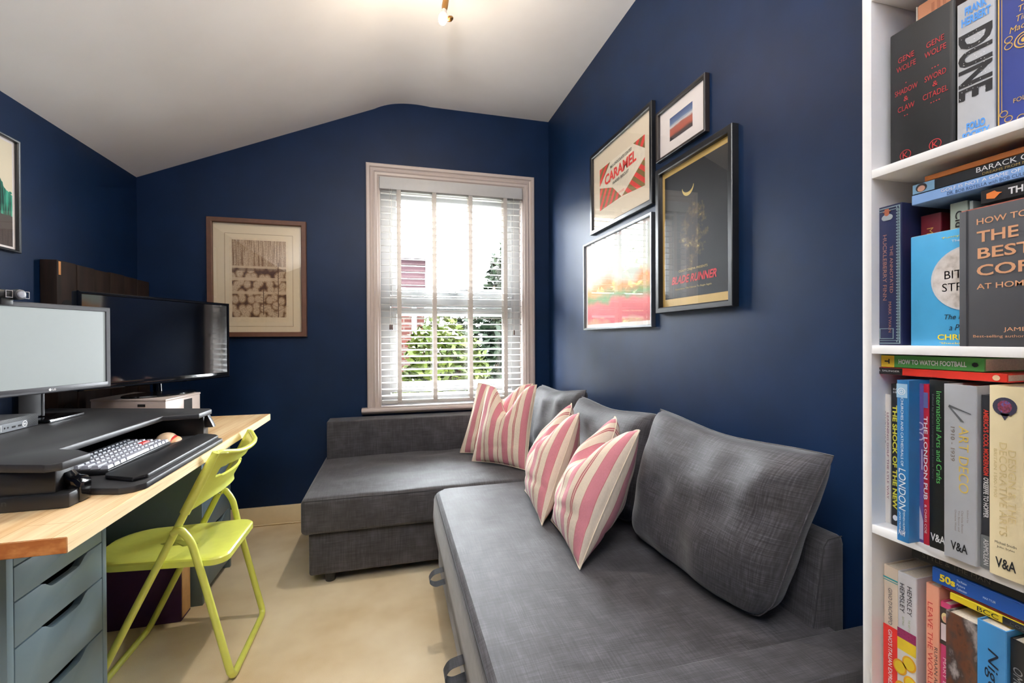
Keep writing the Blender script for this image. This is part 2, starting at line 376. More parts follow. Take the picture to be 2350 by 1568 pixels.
def ring(bm, P, a, b, r0, r1, c=.0008, n=28, mi=0):
    A = [bm.verts.new(P.p(a + r0 * math.cos(2 * PI * k / n), b + r0 * math.sin(2 * PI * k / n), c)) for k in range(n)]
    Q = [bm.verts.new(P.p(a + r1 * math.cos(2 * PI * k / n), b + r1 * math.sin(2 * PI * k / n), c)) for k in range(n)]
    for k in range(n): bm.faces.new((A[k], Q[k], Q[(k + 1) % n], A[(k + 1) % n])).material_index = mi
def rect(bm, P, a0, a1, b0, b1, c=.0006, mi=0): fan(bm, [P.p(a0, b0, c), P.p(a1, b0, c), P.p(a1, b1, c), P.p(a0, b1, c)], mi)
def copy_tree(o, parent=None, shift=None):
    c = o.copy(); COL.objects.link(c); c.parent = parent
    if shift is not None: c.location = o.location + Vector(shift)
    for ch in list(o.children): copy_tree(ch, c)
    return c

# ------------------------------------------------------------------ room shell
XL, XR, D, YF = -1.371, 1.058, 2.957, -0.72
ZL, ZT, XRIDGE = 2.01, 2.607, 0.03
TH = .22
WX0, WX1, WZ0, WZ1 = -.075, .868, .666, 2.125      # window opening
bm = B(); box(bm, XL - TH, XR + TH, YF - TH, D + TH, -.12, 0); solo('floor', bm, M['carpet'], 'worn beige carpet covering the whole floor', 'floor', (0, 1, 0), kind='structure')
bm = B()
cv_ = []
for k in range(15):
    s_ = k / 14; a_, b_, c_ = Vector((XRIDGE - .13, ZT - .13 * (ZT - ZL) / (XRIDGE - XL))), Vector((XRIDGE, ZT + .022)), Vector((XRIDGE + .22, ZT))
    cv_.append(tuple(a_ * (1 - s_) ** 2 + b_ * 2 * s_ * (1 - s_) + c_ * s_ * s_))
prism(bm, [(XL, ZL)] + cv_ + [(XR, ZT), (XR, ZT + .2), (XL, ZT + .2)], 'y', YF, D)
solo('ceiling', bm, M['ceil'], 'white ceiling, flat on one side and sloping down over the desk', 'ceiling', (0, 1, 2.6), kind='structure', angle=30)
bm = B(); box(bm, XL - TH, XL, YF - TH, D + TH, 0, 2.8); solo('wall_left', bm, M['wall'], 'navy painted wall behind the desk', 'wall', (XL, 1, 0), kind='structure')
bm = B(); box(bm, XR, XR + TH, YF - TH, D + TH, 0, 2.8); solo('wall_right', bm, M['wall'], 'navy painted wall hung with four pictures behind the sofa', 'wall', (XR, 1, 0), kind='structure')
bm = B()
for a in ((XL, WX0, 0, 2.8), (WX1, XR, 0, 2.8), (WX0, WX1, 0, WZ0), (WX0, WX1, WZ1, 2.8)): box(bm, a[0], a[1], D, D + TH, a[2], a[3])
bmesh.ops.remove_doubles(bm, verts=bm.verts[:], dist=1e-5)
solo('wall_back', bm, M['wall'], 'dark navy end wall around the window', 'wall', (0, D, 0), kind='structure')
bm = B(); box(bm, XL, XR, YF - TH, YF, 0, 2.8); solo('wall_front', bm, M['wall'], 'plain navy wall at the near end of the room, behind the viewer', 'wall', (0, YF, 0), kind='structure')
bm = B(); prism(bm, [(D - .016, 0), (D, 0), (D, .108), (D - .010, .108), (D - .016, .098)], 'x', XL, XR)
solo('baseboard_back', bm, M['base'], 'cream skirting board along the end wall', 'skirting board', (0, D, 0), kind='structure')
bm = B(); prism(bm, [(XL, 0), (XL + .016, 0), (XL + .016, .098), (XL + .010, .108), (XL, .108)], 'y', YF, D - .016)
solo('baseboard_left', bm, M['base'], 'cream skirting board under the desk', 'skirting board', (XL, 1, 0), kind='structure')
bm = B(); prism(bm, [(XR - .016, 0), (XR, 0), (XR, .108), (XR - .010, .108), (XR - .016, .098)], 'y', YF, D - .016)
solo('baseboard_right', bm, M['base'], 'cream skirting board behind the sofa and bookcase', 'skirting board', (XR, 1, 0), kind='structure')
bm = B(); tube(bm, [(-1.25, D - .021, .006), (-.85, D - .022, .006), (-.66, D - .022, .006), (-.60, D - .024, .007), (-.585, D - .03, .006), (-.57, D - .024, .006), (-.3, D - .022, .006), (.9, D - .022, .006)], .0045, 8)
solo('cable', bm, M['base'], 'thin cream cable running along the skirting board under the window', 'cable', (-.6, D - .02, 0))

# window
win = thing('window_1', (.4, D, .66), 'white double-sash window in a moulded pinkish white surround', 'window', kind='structure')
Pb = Plane2((0, D, 0), (1, 0, 0), (0, 0, 1))     # faces the room (-y)
bm = B(); mitre(bm, Pb, -.152, .945, .672, 2.203, [(0, 0), (0, .026), (.006, .030), (.020, .030), (.026, .020), (.034, .017), (.046, .022), (.052, .016), (.066, .013), (.072, .006), (.077, .006), (.077, 0)], closed=False); part('window_casing', bm, M['trim'], win, angle=25)
bm = B(); prism(bm, [(D + .07, .640), (D + .07, .672), (D - .055, .672), (D - .063, .666), (D - .065, .657), (D - .062, .650), (D - .045, .646), (D - .035, .636), (D, .630), (D, .640)], 'x', -.185, .975); part('window_sill', bm, M['trim'], win)
bm = B()
for a in ((WX0, WX0 + .004, WZ0, WZ1), (WX1 - .004, WX1, WZ0, WZ1), (WX0, WX1, WZ1 - .004, WZ1)): box(bm, a[0], a[1], D + .001, D + .10, a[2], a[3])
part('window_lining', bm, M['trim'], win)
yf = D + .07
bm = B(); Pw = Plane2((0, yf + .07, 0), (1, 0, 0), (0, 0, 1))
mitre(bm, Pw, WX0 + .004, WX1 - .004, .673, WZ1 - .004, [(0, 0), (0, .068), (.058, .068), (.066, .055), (.066, 0)])
box(bm, WX0 + .05, WX1 - .05, yf + .004, yf + .07, 1.315, 1.385, .004); part('window_frame', bm, M['pvc'], win)
for nm, a, b in (('upper', 1.392, 2.055), ('lower', .752, 1.308)):
    s = B(); mitre(s, Pw, WX0 + .066, WX1 - .066, a, b, [(0, .006), (0, .062), (.038, .062), (.050, .046), (.052, .030), (.052, .006)]); sash = part('window_sash', s, M['pvc'], win)
    s = B(); box(s, WX0 + .116, WX1 - .116, yf + .03, yf + .036, a + .05, b - .05); part('window_pane', s, M['glass'], sash)
    s = B(); zc = a + .022; xc = .40 if nm == 'upper' else .50
    box(s, xc - .03, xc + .03, yf - .008, yf + .008, zc - .011, zc + .011, .004)
    tube(s, bend([(xc + .01, yf - .004, zc + .002), (xc + .03, yf - .03, zc + .012), (xc + .12, yf - .03, zc + .02)], .02), [.009] * 7 + [.006], 8); part('handle', s, M['pvc'], sash)

# blind
bl = thing('window_blind', (.4, 2.94, .69), 'white slatted venetian blind with cream tapes hanging in the window', 'blind')
bm = B(); box(bm, -.072, .858, 2.925, 2.985, 2.045, 2.121, .003); part('headrail', bm, M['blind'], bl)
tilt = math.radians(6); pitch = .0415; z = 2.028; yc = 2.958; slats = []
bm = B()
while z > .735:
    slats.append(z); bx0, bx1 = -.066, .852
    pr = []
    for k in range(7):
        q = -1 + k / 3; yy = q * .0245; cz = .0022 * (1 - q * q)
        pr.append((yy, cz))
    top = [(yc + y * math.cos(tilt) - c * math.sin(tilt), z + y * math.sin(tilt) + c * math.cos(tilt)) for y, c in pr]
    bot = [(y, c - .0022) for y, c in top[::-1]]
    prism(bm, top + bot, 'x', bx0, bx1)
    z -= pitch
part('slats', bm, M['blind'], bl)
bm = B(); box(bm, -.066, .852, yc - .026, yc + .026, .692, .712, .003); part('bottom_rail', bm, M['blind'], bl)
for tx in (.045, .268, .503, .739):
    bm = B()
    for yy in (yc - .029, yc + .029): box(bm, tx - .013, tx + .013, yy - .0008, yy + .0008, .70, 2.05)
    for zz in slats: prism(bm, [(yc - .028, zz - .0065), (yc + .028, zz + .0015), (yc + .028, zz + .0005), (yc - .028, zz - .0075)], 'x', tx - .012, tx + .012)
    part('ladder_tape', bm, M['tape'], bl)
tog = plain('dark_wood_toggle', (92, 66, 56), .5)
for cx, zc, in ((-.012, 1.19), (.0, 1.19), (.795, 1.155)):
    bm = B(); tube(bm, [(cx, yc - .034, 2.05), (cx, yc - .034, zc)], .0011, 6); c = part('pull_cord', bm, M['tape'], bl)
    bm = B(); lathe(bm, [(.002, 0), (.0055, .006), (.005, .028), (.002, .034)], Matrix.Translation((cx, yc - .034, zc - .03)), 12); part('toggle', bm, tog, c)

# ------------------------------------------------------------------ outside
bm = B(); box(bm, -25, 25, D + TH + .02, 60, -2.9, -2.8); solo('ground', bm, plain('garden_paving', (120, 118, 110), .9, scale=2), 'pale paved garden ground beyond the window', 'ground', (0, 20, -2.8), kind='structure')
h = thing('neighbouring_house', (-2, 9, -2.8), 'red brick house with brown cladding seen through the blind', 'house')
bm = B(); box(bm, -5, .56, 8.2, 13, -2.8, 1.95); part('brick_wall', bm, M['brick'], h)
bm = B()
for k in range(5): prism(bm, [(8.12, 1.95 + k * .118), (8.15, 2.075 + k * .118), (8.3, 2.075 + k * .118), (8.3, 1.95 + k * .118)], 'x', -5, .58)
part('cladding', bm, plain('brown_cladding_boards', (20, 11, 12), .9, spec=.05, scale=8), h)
bm = B(); box(bm, -5, .72, 8.02, 8.3, 2.54, 2.66); part('fascia', bm, M['white'], h)
bm = B(); box(bm, -5, .76, 8.0, 13, 2.66, 2.74, .01); tube(bm, [(.64, 8.05, 2.66), (.64, 8.1, 2.5), (.64, 8.1, -2.8)], .04, 8); part('roof', bm, plain('grey_flat_roof', (110, 112, 118), .6), h)
bm = B(); box(bm, .34, .42, 8.14, 8.2, -2.8, 1.94, .01); part('downpipe', bm, M['white'], h)
def leaves(bm, c, rad, n, size):
    for _ in range(n):
        d = Vector((random.gauss(0, 1), random.gauss(0, 1), random.gauss(0, 1))).normalized(); q = random.random() ** .45
        p = Vector(c) + Vector((d.x * rad[0], d.y * rad[1], d.z * rad[2])) * q
        u = Vector((random.gauss(0, 1), random.gauss(0, 1), random.gauss(0, .6))).normalized(); v = u.cross(Vector((random.gauss(0, 1), random.gauss(0, 1), random.gauss(0, 1)))).normalized()
        s = size * random.uniform(.6, 1.3)
        fan(bm, [p - u * s, p - v * s * .45 + u * s * .1, p + u * s, p + v * s * .45 + u * s * .1])
def shrub(name, label, cat, x, y, blobs, n, size, mat, trunk_top):
    t = thing(name, (x, y, -2.8), label, cat, 'garden shrubs and trees')
    bm = B()
    for c, r in blobs: leaves(bm, c, r, n, size)
    part('foliage', bm, mat, t, smooth=False, recalc=False)
    bm = B(); tube(bm, [(x, y, -2.8), (x + .05, y, trunk_top * .4 - 1.2), (x - .03, y, trunk_top)], [.09, .07, .03], 8); part('trunk', bm, plain('tree_bark', (84, 70, 56), .9), t)
L1, L2, L3 = leaf('yellow_green_leaves', (14, 20, 1), (22, 26, 3)), leaf('dark_green_leaves', (2, 6, 2), (7, 12, 4)), leaf('mid_green_leaves', (30, 46, 16), (54, 64, 32))
shrub('leafy_shrub', 'sunny yellow green shrub in front of the brick house outside', 'shrub', .62, 6.2, [((.62, 6.2, .50), (.50, .5, 1.0)), ((.38, 6.1, -.2), (.55, .5, 1.0)), ((1.0, 6.4, .3), (.4, .4, .9)), ((.5, 6.2, -1.2), (.9, .5, .9))], 2300, .075, L1, .9)
shrub('evergreen_tree', 'dark green tree on the right of the garden view outside', 'tree', 1.7, 7.4, [((1.55, 7.4, .6), (.75, .6, 1.3)), ((1.9, 7.4, 1.6), (.45, .5, 1.1)), ((1.2, 7.6, .0), (.6, .5, 1.2)), ((1.5, 7.4, -1.0), (1.0, .6, 1.1))], 2300, .085, L2, 2.0)
shrub('garden_tree', 'tall green tree left of the window, seen reflected in the picture glass', 'tree', -2.0, 5.9, [((-1.6, 5.9, 1.2), (.9, .7, 1.4)), ((-2.8, 6.4, 1.4), (1.2, .8, 1.6)), ((-1.2, 5.6, -.2), (.8, .6, 1.2))], 520, .085, L3, 2.6)

# ------------------------------------------------------------------ ceiling spotlight
sl = thing('ceiling_spotlight', (.2, 1.70, 2.6), 'brass ceiling spotlight bar with a lit warm bulb and two added unseen ones', 'ceiling light')
brass = plain('aged_brass', (150, 112, 66), .3, metal=1, mottle=.08)
bm = B(); tube(bm, [(.225, 1.90, 2.585), (.225, .95, 2.585)], .011, 12); lathe(bm, [(.05, 0), (.05, .018), (.012, .022)], Matrix.Translation((.225, 1.40, 2.583)), 24); part('bar', bm, brass, sl)
bulbm = plain('warm_lit_bulb', (255, 230, 190), .3, emit=((255, 226, 180), 9.0))
wcer = plain('white_ceramic_socket', (214, 196, 184), .5)
SP = [((.225, 1.85, 2.515), Vector((-.16, -.20, -1))), ((.225, 1.42, 2.515), Vector((.35, -.5, -1))), ((.225, 1.00, 2.515), Vector((-.6, .3, -1)))]  # first head is seen; the other two are unseen, added as fill
for i, (p, d) in enumerate(SP):
    d = d.normalized(); q = d.to_track_quat('Z', 'Y').to_matrix().to_4x4(); X = Matrix.Translation(Vector(p)) @ q
    bm = B(); tube(bm, [(p[0], p[1], 2.585), p], .006, 8); lathe(bm, [(.008, 0), (.0125, .012), (.0125, .07), (.010, .084), (.008, .085)], X, 20); hd = part('lamp_head', bm, brass, sl)
    bm = B(); lathe(bm, [(.009, .083), (.015, .104), (.0145, .108), (.006, .108)], X, 20); part('socket', bm, wcer, hd)
    bm = B(); lathe(bm, [(.010, .108), (.017, .118), (.0175, .132), (.013, .146), (.004, .150)], X, 20); part('bulb', bm, bulbm, hd)
    if i == 0:
        bm = B(); lathe(bm, [(.004, 0), (.010, .008), (.011, .016), (.007, .026), (.003, .029)], Matrix.Translation(X @ Vector((0, 0, .120)) + Vector((.016, .004, -.006))) @ Matrix.Rotation(1.0, 4, 'Y'), 14); part('knuckle', bm, brass, hd)
    L = lamp('spotlight_glow', 'POINT', X @ Vector((0, 0, .175)), (4.8, .4, .6)[i], (1.0, .84, .64), shadow_soft_size=.022); L.parent = sl; L.location = (X @ Vector((0, 0, .175))) - org(sl)
    if i == 0:
        L = lamp('spotlight_beam', 'SPOT', (0, 0, 0), 22.0, (1.0, .91, .79), shadow_soft_size=.025, spot_size=2.5, spot_blend=.7, rot=Vector((-.25, .10, -1)).to_track_quat('-Z', 'Y').to_euler()); L.parent = sl; L.location = (X @ Vector((0, 0, .175))) - org(sl)

# ------------------------------------------------------------------ desk, drawers, things under it
dk = thing('desk', (-.96, 1.7, .71), 'thick oiled wood desk top lying on two drawer units along the left wall', 'desk')
bm = B(); t = bmesh.new(); bmesh.ops.create_cube(t, size=1)
x0, x1, y0, y1, z0, z1 = XL + .004, -.576, 1.0, 2.415, .71, .74
for v in t.verts: v.co = Vector(((x0 + x1) / 2 + v.co.x * (x1 - x0), (y0 + y1) / 2 + v.co.y * (y1 - y0), (z0 + z1) / 2 + v.co.z * (z1 - z0)))
bmesh.ops.bevel(t, geom=t.edges[:], offset=.0012, segments=2, affect='EDGES')
t.normal_update()
me = bpy.data.meshes.new('x')
for f in t.faces: f.material_index = 1 if f.normal.x > .7 else (2 if abs(f.normal.y) > .7 else 0)
t.to_mesh(me); t.free(); bm.from_mesh(me); part('desk_top', bm, [M['desk'], M['edge'], M['endw']], dk)
def drawer_unit():
    xf, xb, ya, yb = -.79, XL + .02, 1.188, 1.530
    t = thing('drawer_unit', ((xf + xb) / 2, (ya + yb) / 2, 0), 'blue grey drawer unit under the near end of the desk', 'drawer unit', 'drawer units under the desk')
    bm = B(); box(bm, xb, xf, ya, ya + .018, 0, .71, .001); box(bm, xb, xf, yb - .018, yb, 0, .71, .001); box(bm, xb, xf - .02, ya + .018, yb - .018, .02, .04); box(bm, xb, xf, ya + .018, yb - .018, .692, .71); box(bm, xb, xb + .01, ya + .018, yb - .018, .04, .69); part('carcass', bm, M['drawer'], t)
    zs = [.690, .613, .536, .436, .290, .045]; a, b = ya + .0205, yb - .0205; wdt = b - a
    for zt, zb in zip(zs, zs[1:]):
        zt -= .0035; top = []
        for fr, dz in ((0, 0), (.26, 0), (.30, .004), (.34, .014), (.37, .019), (.42, .021), (.64, .021), (.69, .019), (.72, .014), (.76, .004), (.80, 0), (1, 0)): top.append((a + wdt * fr, zt - dz))
        bm = B(); prism(bm, [(a, zb), (b, zb)] + top[::-1], 'x', xf - .018, xf, .0012); fr_ = part('drawer', bm, M['drawer'], t)
        bm = B(); box(bm, xb + .03, xf - .019, a + .006, b - .006, zb + .01, zt - .035); part('drawer_box', bm, M['dark'], fr_)
    return t
du = drawer_unit()
d2 = copy_tree(du, None, (.024, .935, 0)); d2['label'] = 'blue grey drawer unit under the far end of the desk, behind the chair'
pb = thing('storage_box', (-.93, 2.05, 0), 'purple storage box with a tan end on the floor under the desk', 'box')
bm = B(); box(bm, -1.12, -.803, 2.022, 2.108, 0, .30, .003); part('box_body', bm, plain('purple_card', (62, 24, 74), .7), pb)
bm = B(); box(bm, -.803, -.801, 2.028, 2.100, .012, .292); part('end_panel', bm, plain('tan_board', (206, 160, 104), .7), pb, label='tan end panel')
bm = B(); tube(bm, [(-.93, 1.005, .7535), (-.862, 1.045, .7535)], [.011, .0125], 16); box(bm, -.865, -.857, 1.04, 1.052, .742, .765, .003)
solo('black_rod', bm, M['blackg'], 'glossy black rounded rod lying on the near end of the desk', 'rod', (-.9, 1.02, .74))

# folding chair
ch = thing('folding_chair', (-.73, 1.815, 0), 'lime green metal folding chair tucked under the desk', 'chair')
YN, YFc = 1.635, 1.995
for yy in (YN, YFc):
    bm = B(); tube(bm, [(-.573, yy, .742), (-.683, yy, .508), (-.905, yy, .045)], .011, 12); part('front_leg', bm, M['lime'], ch)
    s = -1 if yy == YN else 1
    bm = B(); tube(bm, bend([(-.690, yy + s * .012, .500), (-.668, yy + s * .012, .512), (-.640, yy + s * .010, .470), (-.612, yy, .345), (-.537, yy, .03)], .05, 6), .011, 12); part('rear_leg', bm, M['lime'], ch)
    bm = B(); lathe(bm, [(.002, 0), (.0055, .001), (.0055, .003), (.002, .004)], Matrix.Translation((-.680, yy - .011, .507)) @ Matrix.Rotation(PI / 2, 4, 'X'), 12); part('pivot', bm, M['chrome'] if s > 0 else M['lime'], ch)
bm = B(); tube(bm, bend([(-.8833, YN, .09), (-.9205, YN, .012), (-.9205, YFc, .012), (-.8833, YFc, .09)], .03, 6), .0108, 12); part('front_foot_bar', bm, M['lime'], ch)
bm = B(); tube(bm, bend([(-.551, YN, .09), (-.532, YN, .011), (-.532, YFc, .011), (-.551, YFc, .09)], .03, 6), .0108, 12); part('rear_foot_bar', bm, M['lime'], ch)
# seat: slightly dished pan with rounded corners
def seat_outline(inset=0):
    x0, x1, y0, y1 = -.965 + inset, -.552 - inset, YN + .014 + inset, YFc - .014 - inset; out = []
    for cx, cy, a0, r, qx in ((x1, y1, 0, .045, -1), (x0, y1 - .02, PI / 2, .11, 1), (x0, y0 + .02, PI, .11, 1), (x1, y0, 3 * PI / 2, .045, -1)):
        sx = -1 if qx < 0 else 1; sy = -1 if cy > (y0 + y1) / 2 else 1
        ccx, ccy = cx + sx * r, cy + sy * r
        for k in range(9): a = a0 + k * PI / 16; out.append((ccx + r * math.cos(a), ccy + r * math.sin(a)))
    return out
bm = B(); lay = []
for ins, z in ((.012, .372), (0, .375), (0, .393), (.004, .398), (.014, .400), (.05, .397), (.12, .393)):
    lay.append([bm.verts.new((x, y, z + (-.555 - x) * .02)) for x, y in seat_outline(ins)])
for A, Bq in zip(lay, lay[1:]):
    n = len(A)
    for k in range(n): bm.faces.new((A[k], A[(k + 1) % n], Bq[(k + 1) % n], Bq[k]))
bm.faces.new(lay[0][::-1]); bm.faces.new(lay[-1]); part('seat', bm, M['lime'], ch)
# backrest shell between the two tubes
bm = B(); NS, NTt = 44, 30; grid = []
tA, tB = Vector((-.573, 0, .742)), Vector((-.648, 0, .583)); nrm = Vector((.905, 0, -.425))
for i in range(NS + 1):
    s = -1 + 2 * i / NS; row = []
    for j in range(NTt + 1):
        tt = j / NTt
        lowcut = 1.12 - .26 * (1 - abs(s) ** 2.6)
        q = tt * lowcut; p = tA + (tB - tA) * q
        bow = .050 * (1 - abs(s) ** 2.4) * (1 - .25 * q)
        lip = .008 * max(0, 1 - tt / .12) ** 2 + .010 * max(0, (tt - .86) / .14) ** 2
        p = p + nrm * (bow + lip) + Vector((0, (YN + YFc) / 2 + s * (YFc - YN) / 2, 0))
        row.append(bm.verts.new(p))
    grid.append(row)
for i in range(NS):
    for j in range(NTt):
        s = abs(-1 + 2 * (i + .5) / NS); tt = (j + .5) / NTt
        q = ((s / .74) ** 6 + ((tt - .43) / .125) ** 4)
        if q < 1: continue
        bm.faces.new((grid[i][j], grid[i + 1][j], grid[i + 1][j + 1], grid[i][j + 1]))
for v in [v for v in bm.verts if not v.link_faces]: bm.verts.remove(v)
for _ in range(3): bmesh.ops.smooth_vert(bm, verts=[v for v in bm.verts if v.is_boundary and .2 < (v.co.z - .55) / .2 < .9 and YN + .03 < v.co.y < YFc - .03 and abs(v.co.y - (YN + YFc) / 2) < .16], factor=.4, use_axis_x=True, use_axis_y=True, use_axis_z=True)
bmesh.ops.recalc_face_normals(bm, faces=bm.faces[:]); bmesh.ops.solidify(bm, geom=bm.faces[:], thickness=.009)
br = part('backrest', bm, M['lime'], ch)
def top_edge(s_):
    return tA + nrm * (.050 * (1 - abs(s_) ** 2.4) + .004) + Vector((0, (YN + YFc) / 2 + s_ * (YFc - YN) / 2, 0))
side = lambda y, z: Vector((-.573 - (.742 - z) * .4717, y, z))
path = [side(YN, .557), side(YN, .60), side(YN, .65)] + bend([side(YN, .69), side(YN, .742), top_edge(-.55)], .045, 6) + [top_edge(-.4 + .8 * k / 8) for k in range(9)] + bend([top_edge(.55), side(YFc, .742), side(YFc, .69)], .045, 6) + [side(YFc, .65), side(YFc, .60), side(YFc, .557)]
bm = B(); n_ = len(path); tube(bm, path, [.0145 - .0065 * max(0, min(1, (min(k, n_ - 1 - k) - 2) / 6)) for k in range(n_)], 14); part('backrest_rim', bm, M['lime'], ch)
ch.location.x += .028; ch.location.y -= .012

# ------------------------------------------------------------------ on the desk
wp = thing('wooden_panel', (-1.34, 2.6, .74), 'dark reclaimed wood plank panel standing against the wall behind the screens', 'wooden panel')
for k in range(6):
    a, b = 2.235 + k * .119, 2.235 + (k + 1) * .119 - .0025
    bm = B(); box(bm, XL + .002, -1.312 + (.002 if k % 2 else 0), a, b, .74, 1.43 - .002 * (k % 3), .003); part('plank', bm, M['planks'], wp)
for zc in (1.235, .80):
    bm = B(); lathe(bm, [(.036, 0), (.036, .0012), (.001, .0012)], Matrix.Translation((-1.3121, 2.292, zc)) @ Matrix.Rotation(PI / 2, 4, 'Y'), 28); part('round_hole', bm, M['dark'], wp)
bm = B(); box(bm, -1.3122, -1.3108, 2.243, 2.256, 1.37, 1.425, .0004); part('painted_highlight', bm, plain('orange_highlight_paint', (190, 128, 72), .6), wp)  # orange highlight at the plank's corner, painted as a thin strip

# white riser box
rb = thing('storage_riser', (-1.03, 2.29, .74), 'low white box with a drawer under the television', 'box')
c0, c1, c2 = Vector((-.89, 2.12, 0)), Vector((-.86, 2.375, 0)), Vector((-1.19, 2.21, 0)); c3 = c1 + (c2 - c0)
bm = B(); prism(bm, [(c[0], c[1]) for c in (c0, c1, c3, c2)], 'z', .74, .852, .002); part('box_body', bm, M['trim'], rb)
ctr = (c0 + c3) / 2
bm = B(); prism(bm, [tuple((ctr + (c - ctr) * 1.012)[:2]) for c in (c0, c1, c3, c2)], 'z', .8525, .860, .001); part('lid', bm, M['trim'], rb)
Pd = Plane2(c2, (c0 - c2), (0, 0, 1)); Lf = (c0 - c2).length
bm = B(); p2box(bm, Pd, Lf * .63, Lf * .73, .829, .840, -.001, .0015); part('label_slot', bm, M['dark'], rb)
Pe = Plane2(c0, (c1 - c0), (0, 0, 1)); Le = (c1 - c0).length
bm = B(); p2box(bm, Pe, Le * .50, Le * .74, .785, .842, -.001, .0012); part('side_opening', bm, M['dark'], rb)

# television
tv = thing('television', (-.966, 2.297, .86), 'black flat screen television turned towards the room on the white riser box', 'television')
ang = math.radians(28.2); Pt = Plane2((-.963, 2.302, .912), (math.sin(ang), math.cos(ang), 0), (0, 0, 1)); hw, hh = .330, .374
bm = B(); p2box(bm, Pt, -hw, hw, 0, hh, -.035, -.004, .006); p2box(bm, Pt, -.16, .16, .03, .26, -.06, -.03, .01); part('housing', bm, M['black'], tv)
bm = B(); mitre(bm, Pt, -hw, hw, 0, hh, [(0, -.006), (0, .002), (.004, .005), (.010, .004), (.013, -.001), (.013, -.006)]); p2box(bm, Pt, -hw + .012, hw - .012, .006, .026, -.004, .0025, .001); part('bezel', bm, M['blackg'], tv)
bm = B(); p2box(bm, Pt, -hw + .012, hw - .012, .026, hh - .012, -.004, .0); part('screen', bm, plain('dark_glossy_screen', (8, 9, 13), .05, spec=1.0, mottle=.02), tv)
lettering(tv, Pt, [('SAMSUNG', .01, .014, .04, .006, dict(bold=.02))], M['white'], c0=0)
bm = B(); tube(bm, [Pt.p(0, .02, -.05), Pt.p(0, -.05, -.045)], .017, 14); part('stand_neck', bm, M['blackg'], tv)
bm = B(); X = Matrix(((Pt.u.x, Pt.n.x, 0, Pt.p(0, 0, -.03).x), (Pt.u.y, Pt.n.y, 0, Pt.p(0, 0, -.03).y), (0, 0, 1, .86), (0, 0, 0, 1))) @ Matrix.Diagonal((1, .62, 1, 1)); lathe(bm, [(.150, 0), (.153, .003), (.150, .008), (.09, .012), (.02, .016)], X, 40); part('stand_base', bm, M['blackg'], tv)

# standing desk converter
cv = thing('desk_converter', (-.95, 1.55, .74), 'black sit-stand desk converter with a cut-out top and low keyboard tray', 'desk riser')
plat = [(-.652, 1.905), (-.655, 1.80), (-.757, 1.785), (-.771, 1.310), (-.718, 1.288), (-.668, 1.240), (-.676, 1.160), (-.70, 1.148), (-.78, 1.172), (-.86, 1.20), (-1.27, 1.26), (-1.27, 2.115), (-1.075, 2.060), (-.69, 1.938), (-.665, 1.928)]
bm = B(); prism(bm, plat, 'z', .824, .842, .003); part('platform', bm, M['charcoal'], cv)
bm = B(); prism(bm, [(-.672, 1.175), (-.672, 1.238), (-.685, 1.245), (-1.2, 1.245), (-1.2, 1.172), (-.69, 1.172)], 'z', .74, .772, .004); prism(bm, [(-.70, 1.182), (-.70, 1.242), (-1.18, 1.242), (-1.18, 1.182)], 'z', .770, .8235, .004); part('side_tower', bm, M['black'], cv)
bm = B(); prism(bm, [(-.668, .742), (-.668, .784), (-.676, .793), (-.69, .796), (-.712, .822), (-.73, .822), (-.70, .79), (-.69, .742)], 'y', 1.205, 1.243, .003); part('lift_lever', bm, M['blackg'], cv)
bm = B(); prism(bm, [(-.672, 1.885), (-.672, 1.93), (-1.2, 1.94), (-1.2, 1.88)], 'z', .74, .8235, .004); part('side_tower', bm, M['black'], cv)
bm = B(); prism(bm, [(-.645, .775), (-.665, .822), (-.675, .822), (-.675, .775)], 'y', 1.90, 1.925, .002); part('lift_lever', bm, M['black'], cv)
bm = B(); box(bm, -1.18, -1.16, 1.245, 1.88, .745, .82); part('back_beam', bm, M['dark'], cv)
Pn = Plane2((-1.0, 1.172, 0), (1, 0, 0), (0, 0, 1))
lettering(cv, Pn, [('ergotron', .185, .758, .075, .014, dict(bold=.01))], plain('dim_grey_print', (52, 52, 54), .5))
bm = B(); Pq = Plane2((0, 1.182, 0), (1, 0, 0), (0, 0, 1)); ring(bm, Pq, -.806, .800, .003, .005, .001); disc(bm, Pq, -.806, .800, .0022, .0022, .001); part('round_badge', bm, plain('grey_print', (110, 110, 112), .5), cv)
bm = B(); prism(bm, [(-.575, 1.275), (-.575, 1.775), (-.60, 1.80), (-.69, 1.86), (-1.0, 1.86), (-1.0, 1.262), (-.69, 1.262), (-.615, 1.240), (-.590, 1.252)], 'z', .7405, .756, .003); part('keyboard_tray', bm, M['charcoal'], cv)
bm = B(); prism(bm, [(-.588, 1.31), (-.588, 1.775), (-.602, 1.795), (-.640, 1.822), (-.668, 1.822), (-.696, 1.345), (-.685, 1.325), (-.61, 1.285)], 'z', .7562, .768, .004); part('wrist_rest', bm, M['black'], cv)

